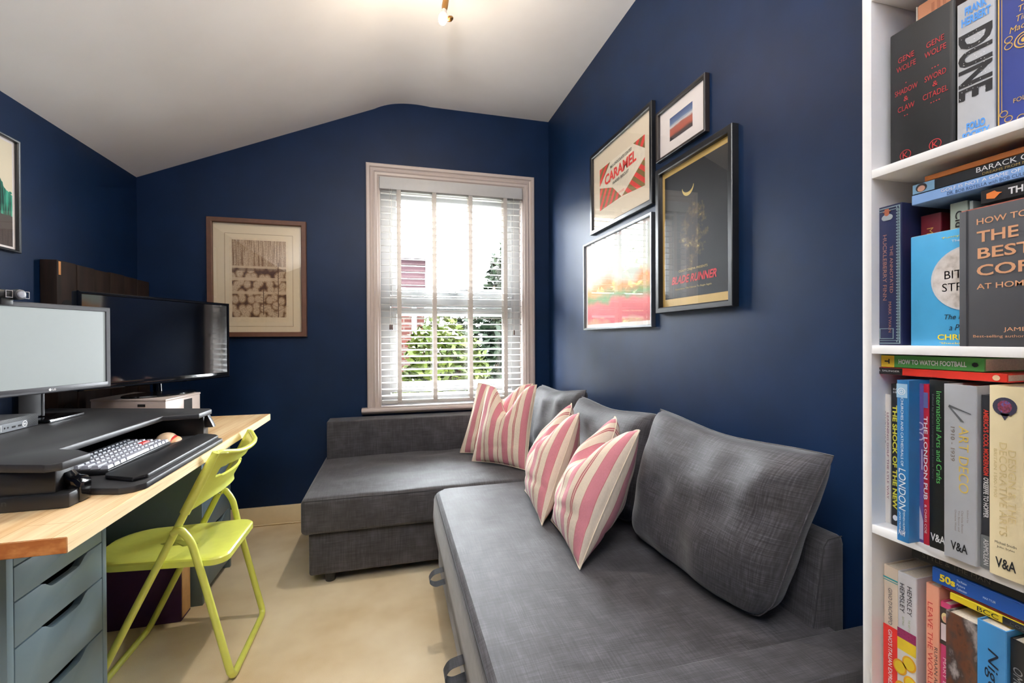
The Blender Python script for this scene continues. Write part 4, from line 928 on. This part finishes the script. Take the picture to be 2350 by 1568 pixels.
UP, DOWN, RIGHT = Vector((0, 0, 1)), Vector((0, 0, -1)), Vector((0, -1, 0))
BOOKMAT = {}
def cov(rgb, rough=.4): 
    k = 'cover_%02x%02x%02x' % rgb
    return plain(k, rgb, rough, mottle=.03)
def book(label, y0, y1, z0, z1, xf=.82, dep=.17, cover=(40, 40, 40), group='books', standing=True, cm=None, board=.0016):
    """y0 > y1 (far, near). standing: spine faces the room; lying: boards top and bottom. returns thing, spine plane (vertical text), spine plane (horizontal text)"""
    yc, zc = (y0 + y1) / 2, (z0 + z1) / 2; m = cm or cov(cover); xk = min(xf + dep, XK - .006)
    t = thing('book', (xf + .05, yc, z0), label, 'book', group)
    bm = B()
    if standing:
        w = y0 - y1; r = min(.002, w * .2)
        prism(bm, [(xf + r, y1), (xk, y1), (xk, y1 + board), (xf + .003, y1 + board), (xf + .003, y0 - board), (xk, y0 - board), (xk, y0), (xf + r, y0), (xf + r * .3, y0 - r * .4), (xf, y0 - r * 1.2), (xf, y1 + r * 1.2), (xf + r * .3, y1 + r * .4)], 'z', z0, z1)
        part('cover', bm, m, t, angle=25); bm = B(); box(bm, xf + .0035, xk - .003, y1 + board, y0 - board, z0 + .002, z1 - .003); part('pages', bm, M['pages'], t)
    else:
        prism(bm, [(xf + .001, z0), (xk, z0), (xk, z0 + board), (xf + .003, z0 + board), (xf + .003, z1 - board), (xk, z1 - board), (xk, z1), (xf + .001, z1), (xf, z1 - .001), (xf, z0 + .001)], 'y', y1, y0)
        part('cover', bm, m, t, angle=25); bm = B(); box(bm, xf + .0035, xk - .003, y1 + .002, y0 - .002, z0 + board, z1 - board); part('pages', bm, M['pages'], t)
    return t, Plane2((xf, yc, zc), DOWN, RIGHT), Plane2((xf, yc, zc), RIGHT, UP)
wht, blk = M['white'], cov((14, 14, 16), .6); gilt = plain('gilt_print', (206, 168, 92), .35, metal=.4); redp = plain('red_foil_print', (168, 34, 40), .5); bluep = plain('bright_blue_print', (70, 140, 214), .5); copper = plain('copper_foil_print', (226, 168, 128), .35, metal=.3); yelp = plain('yellow_print', (236, 206, 40), .5)

# top shelf
g1 = 'books on the top visible shelf'; z0 = SH[4]
t = thing('slipcase', (.9, .533, z0), 'black slipcase with red lettering standing first on the top visible shelf', 'book slipcase', g1)
bm = B(); box(bm, .83, XK - .01, .487, .580, z0, z0 + .229, .002); part('slipcase_box', bm, blk, t)
bm = B(); box(bm, .8292, .831, .4885, .494, z0 + .002, z0 + .226, .0005); part('slipcase_edge', bm, cov((44, 44, 46)), t)
P = Plane2((.83, .533, z0 + .1145), RIGHT, UP)
lettering(t, P, [('GENE', -.0215, .064, .024, .009), ('WOLFE', -.0215, .049, .029, .009), ('.', -.0215, .022, .002, .002), ('SHADOW', -.0215, .010, .034, .009), ('&', -.0215, -.004, .007, .008), ('CLAW', -.0215, -.019, .025, .009), ('..', -.0215, -.032, .006, .002),
                 ('GENE', .020, .064, .024, .009), ('WOLFE', .020, .049, .029, .009), ('...', .020, .024, .010, .002), ('SWORD', .020, .011, .029, .009), ('&', .020, -.002, .007, .008), ('CITADEL', .020, -.017, .034, .009), ('....', .020, -.030, .013, .002)], redp)
for a in (-.0225, .020):
    bm = B(); ring(bm, P, a, -.098, .0075, .0085, .0008); text_into(bm, P, 'K', a, -.098, .008, .010, c=.0008); part('emblem', bm, redp, t, smooth=False, recalc=False)
t = thing('book', (.9, .50, z0 + .23), 'peach coloured paperback lying on top of the black slipcase', 'book', g1)
bm = B(); box(bm, .846, XK - .02, .39, .549, z0 + .2295, z0 + .262, .003); part('cover', bm, cov((214, 146, 108), .6), t)
bm = B(); box(bm, .8455, .90, .5485, .5502, z0 + .2295, z0 + .261, .0005); part('worn_end', bm, M['pages'], t)
P = Plane2((.846, .50, z0 + .245), RIGHT, UP); lettering(t, P, [('III', -.018, 0, .02, .014, dict(bold=.02))], cov((178, 110, 76)))
t, PV, PH = book('grey spined book with blue lettering and black starry title', .4845, .4395, z0, z0 + .212, .828, .19, (176, 178, 182), g1)
lettering(t, PH, [('FRANK', .001, .090, .026, .012, dict(bold=.04)), ('HERBERT', .001, .075, .034, .012, dict(bold=.04)), ('FOLIO', .001, -.082, .022, .011, dict(bold=.04)), ('SOCIETY', .001, -.095, .032, .010, dict(bold=.04))], bluep, 'author_lettering')
bm = B(); text_into(bm, PV, 'DUNE', -.008, .0, .098, .040, bold=.03, c=.0008); part('title_lettering', bm, cov((24, 24, 28)), t, smooth=False, recalc=False)
bm = B()
for _ in range(70): disc(bm, PV, random.uniform(-.055, .04), random.uniform(-.018, .018), .0005, .0005, .0011, 6)
part('star_specks', bm, wht, t, smooth=False, recalc=False)
t, PV, PH = book('blue spined book with ornate gold borders and lettering', .4365, .385, z0, z0 + .215, .826, .19, (40, 54, 120), g1)
lettering(t, PH, [('H. G.', .004, .086, .022, .007), ('WELLS', .004, .073, .030, .009), ('&', .004, .061, .008, .006), ('The', .004, .050, .014, .008, dict(shear=.2)), ('Time', .004, .038, .018, .008, dict(shear=.2)), ('Machine', .004, .026, .032, .008, dict(shear=.2)), ('FOLIO', .002, -.072, .020, .006)], gilt)
bm = B()
for a in (-.0235, .0235): rect(bm, PH, a - .0008, a + .0008, -.105, .105); rect(bm, PH, a * .86 - .0004, a * .86 + .0004, -.083, .105)
for r0, r1 in ((.009, .0105), (.0055, .0068)): ring(bm, PH, .003, .006, r0, r1)
disc(bm, PH, .003, .006, .0032, .0032)
for k, (a, b) in enumerate(((-.013, .006), (.019, .006), (-.013, -.094), (.0, -.098), (.014, -.094), (-.018, -.085), (.018, -.085), (-.013, .015), (.019, -.004))): ring(bm, PH, a, b, .0035, .0045)
part('gold_ornament', bm, gilt, t, smooth=False, recalc=False)

# second shelf
g2 = 'books on the second visible shelf'; z0 = SH[3]
t, PV, PH = book('large navy book with patterned borders standing at the left end of the second shelf', .598, .554, z0, z0 + .238, .818, .2, (28, 34, 66), g2)
pale = plain('silver_green_print', (128, 148, 150), .5)
bm = B(); Ps = PH
for a0, a1, b0, b1, w in ((-.0205, .0205, -.116, .116, .0014), (-.0175, .0175, -.111, .111, .0008)): mitre(bm, Ps, a0, a1, b0, b1, [(0, .0003), (0, .0008), (w, .0008), (w, .0003)])
mitre(bm, Ps, -.012, .010, -.108, -.090, [(0, .0003), (0, .0008), (.001, .0008), (.001, .0003)])
for k in range(46): disc(bm, Ps, .0195 - .0002, -.112 + k * .005, .0009, .0016, .0010, 6); disc(bm, Ps, .0155, -.112 + k * .005, .0012, .0018, .0009, 4)
part('border_ornament', bm, pale, t, smooth=False, recalc=False)
lettering(t, PV, [('THE ANNOTATED', -.010, .0070, .080, .0050), ('HUCKLEBERRY FINN', -.014, -.0035, .112, .0062), ('MARK TWAIN', .071, .0045, .052, .0046)], plain('dull_rust_print', (150, 104, 92), .5))
bm = B(); egg(bm, Ps.p(0, .099, .0004), .0006, .009, .006, 0, .8); part('shirt_figure', bm, plain('pale_grey_print', (150, 156, 160), .6), t)
bm = B(); disc(bm, Ps, .0, .106, .004, .0045, .0012, 12); rect(bm, Ps, -.006, .006, .1085, .1098, .0013); rect(bm, Ps, -.0035, .0035, .109, .1135, .0013); part('hat_figure', bm, plain('rust_print', (158, 88, 62), .6), t, smooth=False, recalc=False)
t, PV, PH = book('dark red slim box book between the navy book and a pale green one', .547, .518, z0, z0 + .214, .850, .15, (96, 24, 34), g2)
lettering(t, PV, [('M', -.080, 0, .010, .009)], gilt)
t, PV, PH = book('pale green book with black spine lettering, half hidden behind the front covers', .5025, .4795, z0, z0 + .221, .843, .16, (164, 176, 162), g2)
lettering(t, PV, [('Cider', -.076, .0015, .042, .010, dict(bold=.02))], blk)
t, PV, PH = book('dark book behind the charcoal cover with a reddish top edge', .4715, .448, z0, z0 + .203, .845, .16, (38, 38, 44), g2)
t, PV, PH = book('tall pale grey green book behind the black lying paperback', .4770, .4725, z0, z0 + .218, .842, .16, (176, 186, 184), g2)
# front covers, standing face out
t = thing('book', (.828, .47, z0), 'bright blue paperback facing out with a stone plaque on its cover', 'book', g2)
bm = B(); box(bm, .818, .836, .405, .540, z0, z0 + .176, .0006); part('cover', bm, cov((70, 158, 206), .35), t)
bm = B(); box(bm, .8195, .8345, .4065, .5395, z0 + .001, z0 + .1765); part('pages', bm, M['pages'], t)
P = Plane2((.818, .4725, z0 + .088), RIGHT, UP)
bm = B(); disc(bm, P, .010, .013, .0465, .0485, .0008, 40); part('plaque', bm, blotch('stone_plaque_print', [(150, 138, 128), (206, 198, 192), (226, 220, 216)], (40, 40, 40), 'Object'), t, smooth=False, recalc=False)
bm = B(); ring(bm, P, .010, .013, .0462, .0486, .001, 40); part('plaque_rim', bm, plain('pale_grey_rim', (206, 206, 208), .5), t, smooth=False, recalc=False)
lettering(t, P, [('A', .0125, .040, .012, .011), ('BIT OF', .003, .020, .048, .0125), ('STRETCH', .010, .001, .068, .0125), ('The Diary of', .005, -.045, .052, .010, dict(shear=.25)), ('a Prisoner', .006, -.060, .042, .009, dict(shear=.25))], cov((26, 34, 46)), 'title_lettering')
lettering(t, P, [('CHRIS ATKINS', .012, -.0745, .084, .0085, dict(bold=.02)), ("'Funny, shocking and", .012, .077, .074, .004), ("'Shocking, scathing,", .008, -.088 + .004, .070, .0038)], yelp, 'author_lettering')
lettering(t, P, [('The Secret Barrister', .016, .0705, .056, .0036), ('Guardian', .018, -.0862, .026, .0016)], wht, 'quote_lettering')
t = thing('book', (.806, .40, z0), 'charcoal hardback facing out with copper lettering in front of the blue paperback', 'book', g2)
bm = B(); box(bm, .801, .8125, .330, .4655, z0, z0 + .195, .0008); part('cover', bm, cov((58, 58, 62), .6), t)
bm = B(); box(bm, .8022, .8113, .3305, .4635, z0 + .002, z0 + .1965); part('pages', bm, cov((150, 82, 66)), t)
bm = B(); P = Plane2((.801, .3978, z0 + .0975), RIGHT, UP); rect(bm, P, -.0595, -.0570, -.0975, .0975, .0003); part('hinge_groove', bm, cov((40, 40, 44)), t, smooth=False, recalc=False)
lettering(t, P, [('HOW TO MAKE', -.047, .0785, .090, .0085, dict(align=0, bold=.01)), ('THE', -.047, .057, .044, .0155, dict(align=0, bold=.02)), ('BEST', -.046, .0335, .058, .0155, dict(align=0, bold=.02)), ('COFFEE', -.047, .0095, .096, .0155, dict(align=0, bold=.02)), ('AT HOME', -.047, -.0130, .056, .0078, dict(align=0, bold=.01)), ('JAMES HOFFMANN', -.018, -.0745, .085, .0068, dict(align=0)), ('Best-selling author of', -.051, -.0835, .062, .0048, dict(align=0))], copper)
# lying on top
t, PV, PH = book('pale blue paperback lying on the standing books, lowest of its pile', .541, .345, z0 + .2285, z0 + .2445, .822, .13, (128, 164, 214), g2, False)
lettering(t, PH, [('GOLF IS NOT A GAME OF PERFECT', .005, .0032, .125, .0048), ], wht); lettering(t, PH, [('DR. BOB ROTELLA with BOB CULLEN', -.002, -.0036, .095, .0046)], cov((30, 50, 86)), 'author_lettering')
t, PV, PH = book('black paperback with white author name lying in the middle of the pile', .540, .33, z0 + .2450, z0 + .2610, .822, .13, (18, 20, 24), g2, False)
lettering(t, PH, [('BARACK OBAMA', .022, .0025, .088, .0072)], wht); lettering(t, PH, [('DREAMS FROM MY FATHER', .022, -.0050, .074, .0036)], plain('dull_gold_print', (150, 128, 72), .5), 'title_lettering')
bm = B(); rect(bm, PH, -.1045, -.074, -.0075, .0075, .0006, 0); disc(bm, PH, -.092, .0005, .008, .0068, .0009, 14, 1); disc(bm, PH, -.092, -.001, .0055, .0048, .0011, 14, 2); part('cover_photo', bm, [cov((112, 150, 178)), cov((40, 34, 34)), cov((186, 140, 120))], t, smooth=False, recalc=False)
t, PV, PH = book('brown orange book lying topmost of the pile on the second shelf', .524, .33, z0 + .2615, z0 + .2705, .824, .13, (156, 88, 36), g2, False)
t, PV, PH = book('black paperback with white lettering and an orange emblem lying above the charcoal hardback', .452, .31, z0 + .2045, z0 + .2240, .822, .13, (20, 18, 20), g2, False)
lettering(t, PH, [('THE WHITE', -.010, .0, .062, .0095, dict(bold=.03))], wht)
bm = B(); disc(bm, PH, -.058, 0, .008, .006, .0008, 5); disc(bm, PH, -.053, .001, .006, .0035, .0009, 3); part('emblem', bm, plain('orange_print', (206, 112, 44), .5), t, smooth=False, recalc=False)

# third shelf
g3 = 'books on the third visible shelf'; z0 = SH[2]
t, PV, PH = book('slim white paperback standing at the left end of the third shelf', .5945, .5812, z0, z0 + .224, .832, .15, (226, 218, 208), g3)
lettering(t, PV, [('LEARNING GOLF THE LYLE WAY', -.005, .0032, .150, .0032)], plain('plum_print', (132, 70, 92), .5), 'title_lettering'); lettering(t, PV, [('SANDY LYLE', -.055, -.0025, .056, .0042), ('WITH JOHN ANDRISANI', .018, -.003, .066, .0026), ('Hodder', .104, -.002, .014, .0022)], blk, 'author_lettering')
t, PV, PH = book('black book with tall yellow spine lettering on the third shelf', .5808, .5652, z0, z0 + .243, .832, .17, (18, 18, 20), g3)
lettering(t, PV, [('THE SHOCK OF THE NEW', .004, -.0005, .178, .0072, dict(bold=.03))], plain('lemon_print', (222, 216, 74), .5)); bm = B(); text_into(bm, PH, 'RO', .001, .1125, .008, .0035, c=.0008); text_into(bm, PH, 'HU', .001, .1075, .008, .0035, c=.0008); disc(bm, PH, .0, -.108, .004, .005, .0008, 9); part('author_lettering', bm, wht, t, smooth=False, recalc=False)
t, PV, PH = book('blue book on London churches jutting out over the third shelf', .5345, .5178, z0, z0 + .255, .778, .20, (38, 104, 156), g3)
bm = B(); rect(bm, PH, -.0078, .0078, .100, .122, .0004); part('pale_panel', bm, plain('pale_blue_print', (150, 186, 212), .5), t, smooth=False)
lettering(t, PV, [('CHURCHES AND CATHEDRALS OF', -.046, .0005, .108, .0036), ('LONDON', .045, .0005, .066, .0100, dict(shear=.15)), ('STEPHEN HUMPHREY', .098, .0030, .042, .0028), ('JAMES MORRIS', .098, -.0030, .034, .0028)], wht); bm = B(); text_into(bm, PH, 'NH', 0, -.114, .010, .008, shear=.2, c=.0008); ring(bm, PH, -.0005, .110, .0045, .0055); ring(bm, PH, -.0005, .110, .0020, .0028); part('emblem', bm, wht, t, smooth=False, recalc=False)
t, PV, PH = book('purple paperback wedged beside the blue London book', .5335 - .0135 + .0, .5120, z0, z0 + .250, .803, .17, (88, 70, 128), g3)
bm = B(); ring(bm, PH, -.0015, .058, .0045, .0065); ring(bm, PH, -.0015, .042, .0045, .0065); rect(bm, PH, .001, .0025, -.01, .022); fan(bm, [PH.p(-.0035, -.12, .0007), PH.p(.0035, -.12, .0007), PH.p(.0035, -.09, .0007), PH.p(-.0035, -.06, .0007)]); part('pale_ornament', bm, plain('pale_lilac_print', (192, 184, 206), .5), t, smooth=False, recalc=False)
t, PV, PH = book('crimson book with white lettering about London pubs', .5118, .5040, z0, z0 + .250, .801, .17, (160, 26, 48), g3)
lettering(t, PV, [('THE LONDON PUB', -.01, 0, .130, .0052, dict(bold=.02)), ('& CHRIS COE', .085, 0, .045, .0030)], wht); bm = B(); rect(bm, PH, -.003, .003, .088, .112); part('cover_photo', bm, cov((84, 92, 140)), t, smooth=False, recalc=False)
t, PV, PH = book('black book with thin green spine lettering on the third shelf', .5035, .4790, z0, z0 + .2575, .800, .22, (20, 22, 22), g3)
lettering(t, PV, [('International Arts and Crafts', -.042, .0015, .140, .0066)], plain('green_print', (92, 178, 96), .5)); lettering(t, PV, [('Edited by Karen Livingstone and Linda Parry', -.042, -.0065, .130, .0032)], plain('dim_print', (84, 86, 88), .5), 'editor_lettering'); lettering(t, PH, [('V&A', .0, -.112, .019, .012, dict(bold=.02))], wht, 'publisher_lettering')
t, PV, PH = book('thick silver grey art deco book with yellow lettering', .4785, .4395, z0, z0 + .254, .790, .22, (162, 164, 168), g3)
lettering(t, PV, [('ART DECO', -.020, .0055, .096, .0115)], plain('mustard_print', (196, 170, 84), .5), 'title_lettering'); lettering(t, PV, [('1910 - 1939', -.040, -.0075, .050, .0050), ('Charlotte Benton', .070, .004, .032, .0024), ('Tim Benton and', .070, .0, .030, .0022), ('Ghislaine Wood', .070, -.004, .030, .0022), ('Edited by', .060, .010, .018, .0022)], plain('taupe_print', (120, 108, 96), .5), 'date_lettering'); lettering(t, PH, [('V&A', .0, -.108, .020, .013, dict(bold=.02))], blk, 'publisher_lettering')
bm = B(); fan(bm, [PH.p(-.012, .097, .0008), PH.p(.014, .087, .0008), PH.p(.014, .086, .0008), PH.p(-.012, .094, .0008)]); fan(bm, [PH.p(-.012, .096, .0008), PH.p(.006, .074, .0008), PH.p(.002, .074, .0008), PH.p(-.013, .094, .0008)]); part('silver_ornament', bm, cov((84, 86, 88)), t, smooth=False, recalc=False)
t, PV, PH = book('dark grey book with a red and white spine title beside the cream book', .4390, .4265, z0, z0 + .242, .798, .2, (40, 42, 48), g3)
lettering(t, PV, [("AMERICA'S COOL MODERNISM", -.055, 0, .092, .0058, dict(bold=.02))], plain('orange_red_print', (206, 62, 48), .5)); lettering(t, PV, [("O'KEEFFE TO HOPPER", .022, 0, .056, .0058, dict(bold=.02)), ('ASHMOLEAN', .098, 0, .036, .0056)], wht, 'subtitle_lettering')
bm = B(); rect(bm, PH, -.0062, .0062, -.121, -.075, .0004); part('grey_band', bm, cov((98, 102, 104)), t, smooth=False, recalc=False)
t, PV, PH = book('thick cream book with pale gold lettering and a stained glass emblem', .4260, .3900, z0, z0 + .257, .790, .22, (222, 206, 166), g3)
lettering(t, PV, [('DESIGN & THE', .004, .0065, .096, .0078), ('DECORATIVE ARTS', .010, -.0025, .125, .0078), ('BRITAIN 1500-1900', -.010, -.0105, .066, .0034)], plain('pale_gold_lettering', (190, 170, 120), .5)); lettering(t, PH, [('V&A', .0, -.110, .021, .014, dict(bold=.02)), ('Michael Snodin', 0, -.083, .022, .0034), ('John Styles', 0, -.089, .018, .0032)], blk, 'publisher_lettering')
bm = B(); disc(bm, PH, -.001, .101, .0125, .0125, .0008, 24, 0); fan(bm, [PH.p(-.006, .092, .0008), PH.p(.004, .092, .0008), PH.p(-.001, .083, .0008)], 0); disc(bm, PH, -.001, .101, .0075, .0085, .001, 16, 1); part('emblem', bm, [cov((52, 50, 66)), blotch('stained_glass_print', [(36, 36, 60), (120, 40, 52), (60, 84, 150)], (300, 300, 300), 'Object')], t, smooth=False, recalc=False)
t, PV, PH = book('pale tan book right of the thick cream book', .3895, .3700, z0, z0 + .256, .792, .22, (216, 190, 160), g3)
t, PV, PH = book('red and black paperback lying across the third shelf books', .5995, .4215, z0 + .2595, z0 + .2715, .818, .13, (214, 52, 38), g3, False)
bm = B(); rect(bm, PH, -.0885, -.042, -.0056, .0056, .0004); part('black_band', bm, cov((24, 20, 22)), t, smooth=False, recalc=False)
lettering(t, PH, [('J. D. SALINGER', -.066, 0, .040, .0036, dict(c=.001)), ], wht, 'author_lettering'); bm = B(); disc(bm, PH, .078, 0, .0042, .0040, .0008, 16); part('emblem', bm, plain('pale_orange_print', (236, 200, 160), .5), t, smooth=False, recalc=False)
t, PV, PH = book('green football paperback with a yellow end lying topmost on the third shelf', .5875, .4470, z0 + .2720, z0 + .2925, .820, .13, (78, 150, 74), g3, False)
bm = B(); rect(bm, PH, -.0698, -.049, -.0098, .0098, .0004); part('yellow_band', bm, plain('yellow_band_print', (232, 190, 48), .5), t, smooth=False, recalc=False)
lettering(t, PH, [('HOW TO WATCH FOOTBALL', .004, 0, .092, .0078, dict(bold=.03))], wht); bm = B(); Pq = Plane2(PH.p(-.060, 0, 0), DOWN, RIGHT); text_into(bm, Pq, 'T', 0, 0, .008, .008, bold=.05, c=.001); disc(bm, PH, .060, 0, .004, .0035, .0008, 7); part('emblem', bm, blk, t, smooth=False, recalc=False)

# fourth shelf
g4 = 'books on the fourth visible shelf'; z0 = SH[1]
t, PV, PH = book('cream and red cookery book standing at the left end of the fourth shelf', .5855, .5625, z0, z0 + .240, .822, .18, (224, 206, 186), g4)
bm = B(); rect(bm, PH, -.0115, .0115, -.120, .018, .0004); part('red_band', bm, plain('scarlet_print', (214, 46, 40), .5), t, smooth=False, recalc=False)
bm = B(); rect(bm, PH, -.0115, .0115, .098, .1005, .0005); rect(bm, PH, -.0115, .0115, .0945, .0958, .0005); part('teal_stripes', bm, plain('teal_print', (46, 148, 150), .5), t, smooth=False, recalc=False)
lettering(t, PV, [("GINO D'ACAMPO", -.052, .0, .062, .0062)], cov((92, 88, 92)), 'author_lettering'); lettering(t, PV, [("GINO'S ITALIAN EXPRESS", .037, 0, .098, .0064, dict(c=.001, bold=.01))], wht)
t, PV, PH = book('white cookery book with a lemon photograph low on its spine', .5620, .5335, z0, z0 + .240, .820, .19, (222, 220, 224), g4)
lettering(t, PV, [('HEMSLEY', -.078, .0045, .048, .0070), ('HEMSLEY', -.078, -.0065, .048, .0070), ], cov((40, 40, 44))); lettering(t, PV, [('THE ART OF', -.037, .004, .020, .0028), ('EATING', -.040, -.005, .014, .0028)], plain('sage_print', (150, 170, 120), .5), 'subtitle_lettering')
bm = B(); rect(bm, PH, -.0140, .0140, -.118, .026, .0004, 0); rect(bm, PH, -.0140, .0140, .010, .026, .0006, 1); rect(bm, PH, -.0140, .0140, -.010, .010, .0006, 2)
for a, b in ((.004, -.026), (-.010, -.040), (.006, -.058), (-.007, -.075)): disc(bm, PH, a, b, .0105, .0125, .0008, 18, 3); disc(bm, PH, a, b, .0080, .0098, .0010, 18, 2)
part('fruit_photo', bm, [cov((236, 232, 226)), blotch('beetroot_print', [(90, 24, 56), (150, 46, 92), (110, 30, 70)], (200, 200, 900), 'Object'), plain('lemon_yellow_print', (232, 202, 52), .5), plain('amber_print', (226, 164, 44), .5)], t, smooth=False, recalc=False)
t, PV, PH = book('peach book with a red title running down its spine', .5220, .5040, z0, z0 + .241, .822, .18, (240, 168, 140), g4)
lettering(t, PV, [('LEAVE THE WORLD BEHIND', .006, -.0020, .196, .0068)], plain('coral_red_print', (196, 62, 56), .5)); lettering(t, PV, [('RUMAAN ALAM', .012, .0056, .074, .0044)], cov((70, 56, 56)), 'author_lettering')
t, PV, PH = book('slim pink book with a portrait of a white haired woman', .5035, .4900, z0, z0 + .221, .824, .18, (206, 70, 118), g4)
bm = B(); rect(bm, PH, -.0064, .0064, .045, .103, .0004, 0); disc(bm, PH, .0, .088, .0045, .0075, .0008, 14, 1); disc(bm, PH, .0005, .086, .003, .005, .001, 14, 2); rect(bm, PH, -.005, .0055, .052, .078, .0007, 3); part('cover_photo', bm, [cov((60, 50, 46)), cov((226, 206, 150)), cov((220, 160, 136)), cov((236, 220, 224))], t, smooth=False, recalc=False)
lettering(t, PV, [("MARY BERRY'S COOK", .035, 0, .120, .0050)], plain('pale_pink_print', (240, 200, 214), .5))
t, PV, PH = book('thick brown and grey book with a marbled rock photograph wrapped round it', .4860, .4470, z0, z0 + .220, .806, .2, (70, 56, 50), g4, cm=blotch('rock_photo_print', [(30, 26, 26), (92, 54, 34), (58, 48, 46), (150, 140, 136), (40, 42, 48)], (26, 26, 14), 'Object', .35))
t, PV, PH = book('mid blue cookery book with black script lettering', .4460, .4140, z0, z0 + .232, .802, .2, (58, 126, 178), g4)
lettering(t, PV, [('Nigel Slater', -.008, .001, .150, .0150, dict(shear=.25))], cov((18, 26, 44)))
t, PV, PH = book('black book with orange lettering on the fourth shelf', .4135, .3960, z0, z0 + .224, .808, .18, (26, 26, 28), g4)
lettering(t, PV, [('THE', -.034, .001, .014, .0075, dict(bold=.02)), ('BURGER', .006, .0005, .058, .0110, dict(bold=.05))], plain('pale_orange_lettering', (236, 170, 96), .5)); lettering(t, PV, [('OMG', -.062, 0, .028, .0095, dict(shear=.3))], plain('grey_lettering', (136, 136, 138), .5), 'script_lettering')
t, PV, PH = book('grey white book right of the black book with orange lettering', .3955, .370, z0, z0 + .224, .810, .18, (186, 186, 188), g4)
t, PV, PH = book('thick black book lying topmost in the pile under the third shelf', .541, .33, z0 + .273, z0 + .2935, .822, .14, (22, 22, 24), g4, False)
lettering(t, PH, [('STYLE & THE MAN', -.048, .0, .085, .0075)], plain('dim_gold_print', (96, 90, 80), .5))
t, PV, PH = book('blue paperback with yellow numerals lying below the thick black book', .510, .33, z0 + .2495, z0 + .2725, .818, .15, (24, 74, 150), g4, False)
lettering(t, PH, [('50s', -.070, .0, .020, .0115, dict(bold=.04))], yelp); lettering(t, PH, [('The Motion', -.052, .006, .012, .0035), ('Picture', -.053, 0, .010, .0035), ('Collection', -.052, -.006, .012, .0035), ('MAX TYLER', -.020, -.002, .014, .0030)], wht, 'small_lettering')
t, PV, PH = book('slim maroon book lying under the blue paperback', .500, .33, z0 + .2445, z0 + .2490, .822, .14, (136, 28, 52), g4, False, board=.001)
t, PV, PH = book('bright yellow and black paperback lying lowest in the pile', .488, .33, z0 + .2330, z0 + .2440, .820, .14, (232, 204, 40), g4, False)
lettering(t, PH, [('BCC', -.034, 0, .024, .0066)], blk); bm = B(); rect(bm, PH, -.018, .0785, -.0053, .0053, .0004); part('black_band', bm, blk, t, smooth=False, recalc=False); lettering(t, PH, [('COSIEE PRESENTS', .020, 0, .060, .0040, dict(c=.001))], plain('dark_grey_lettering', (84, 84, 86), .5), 'band_lettering')
# hidden rows below and above stay out of frame
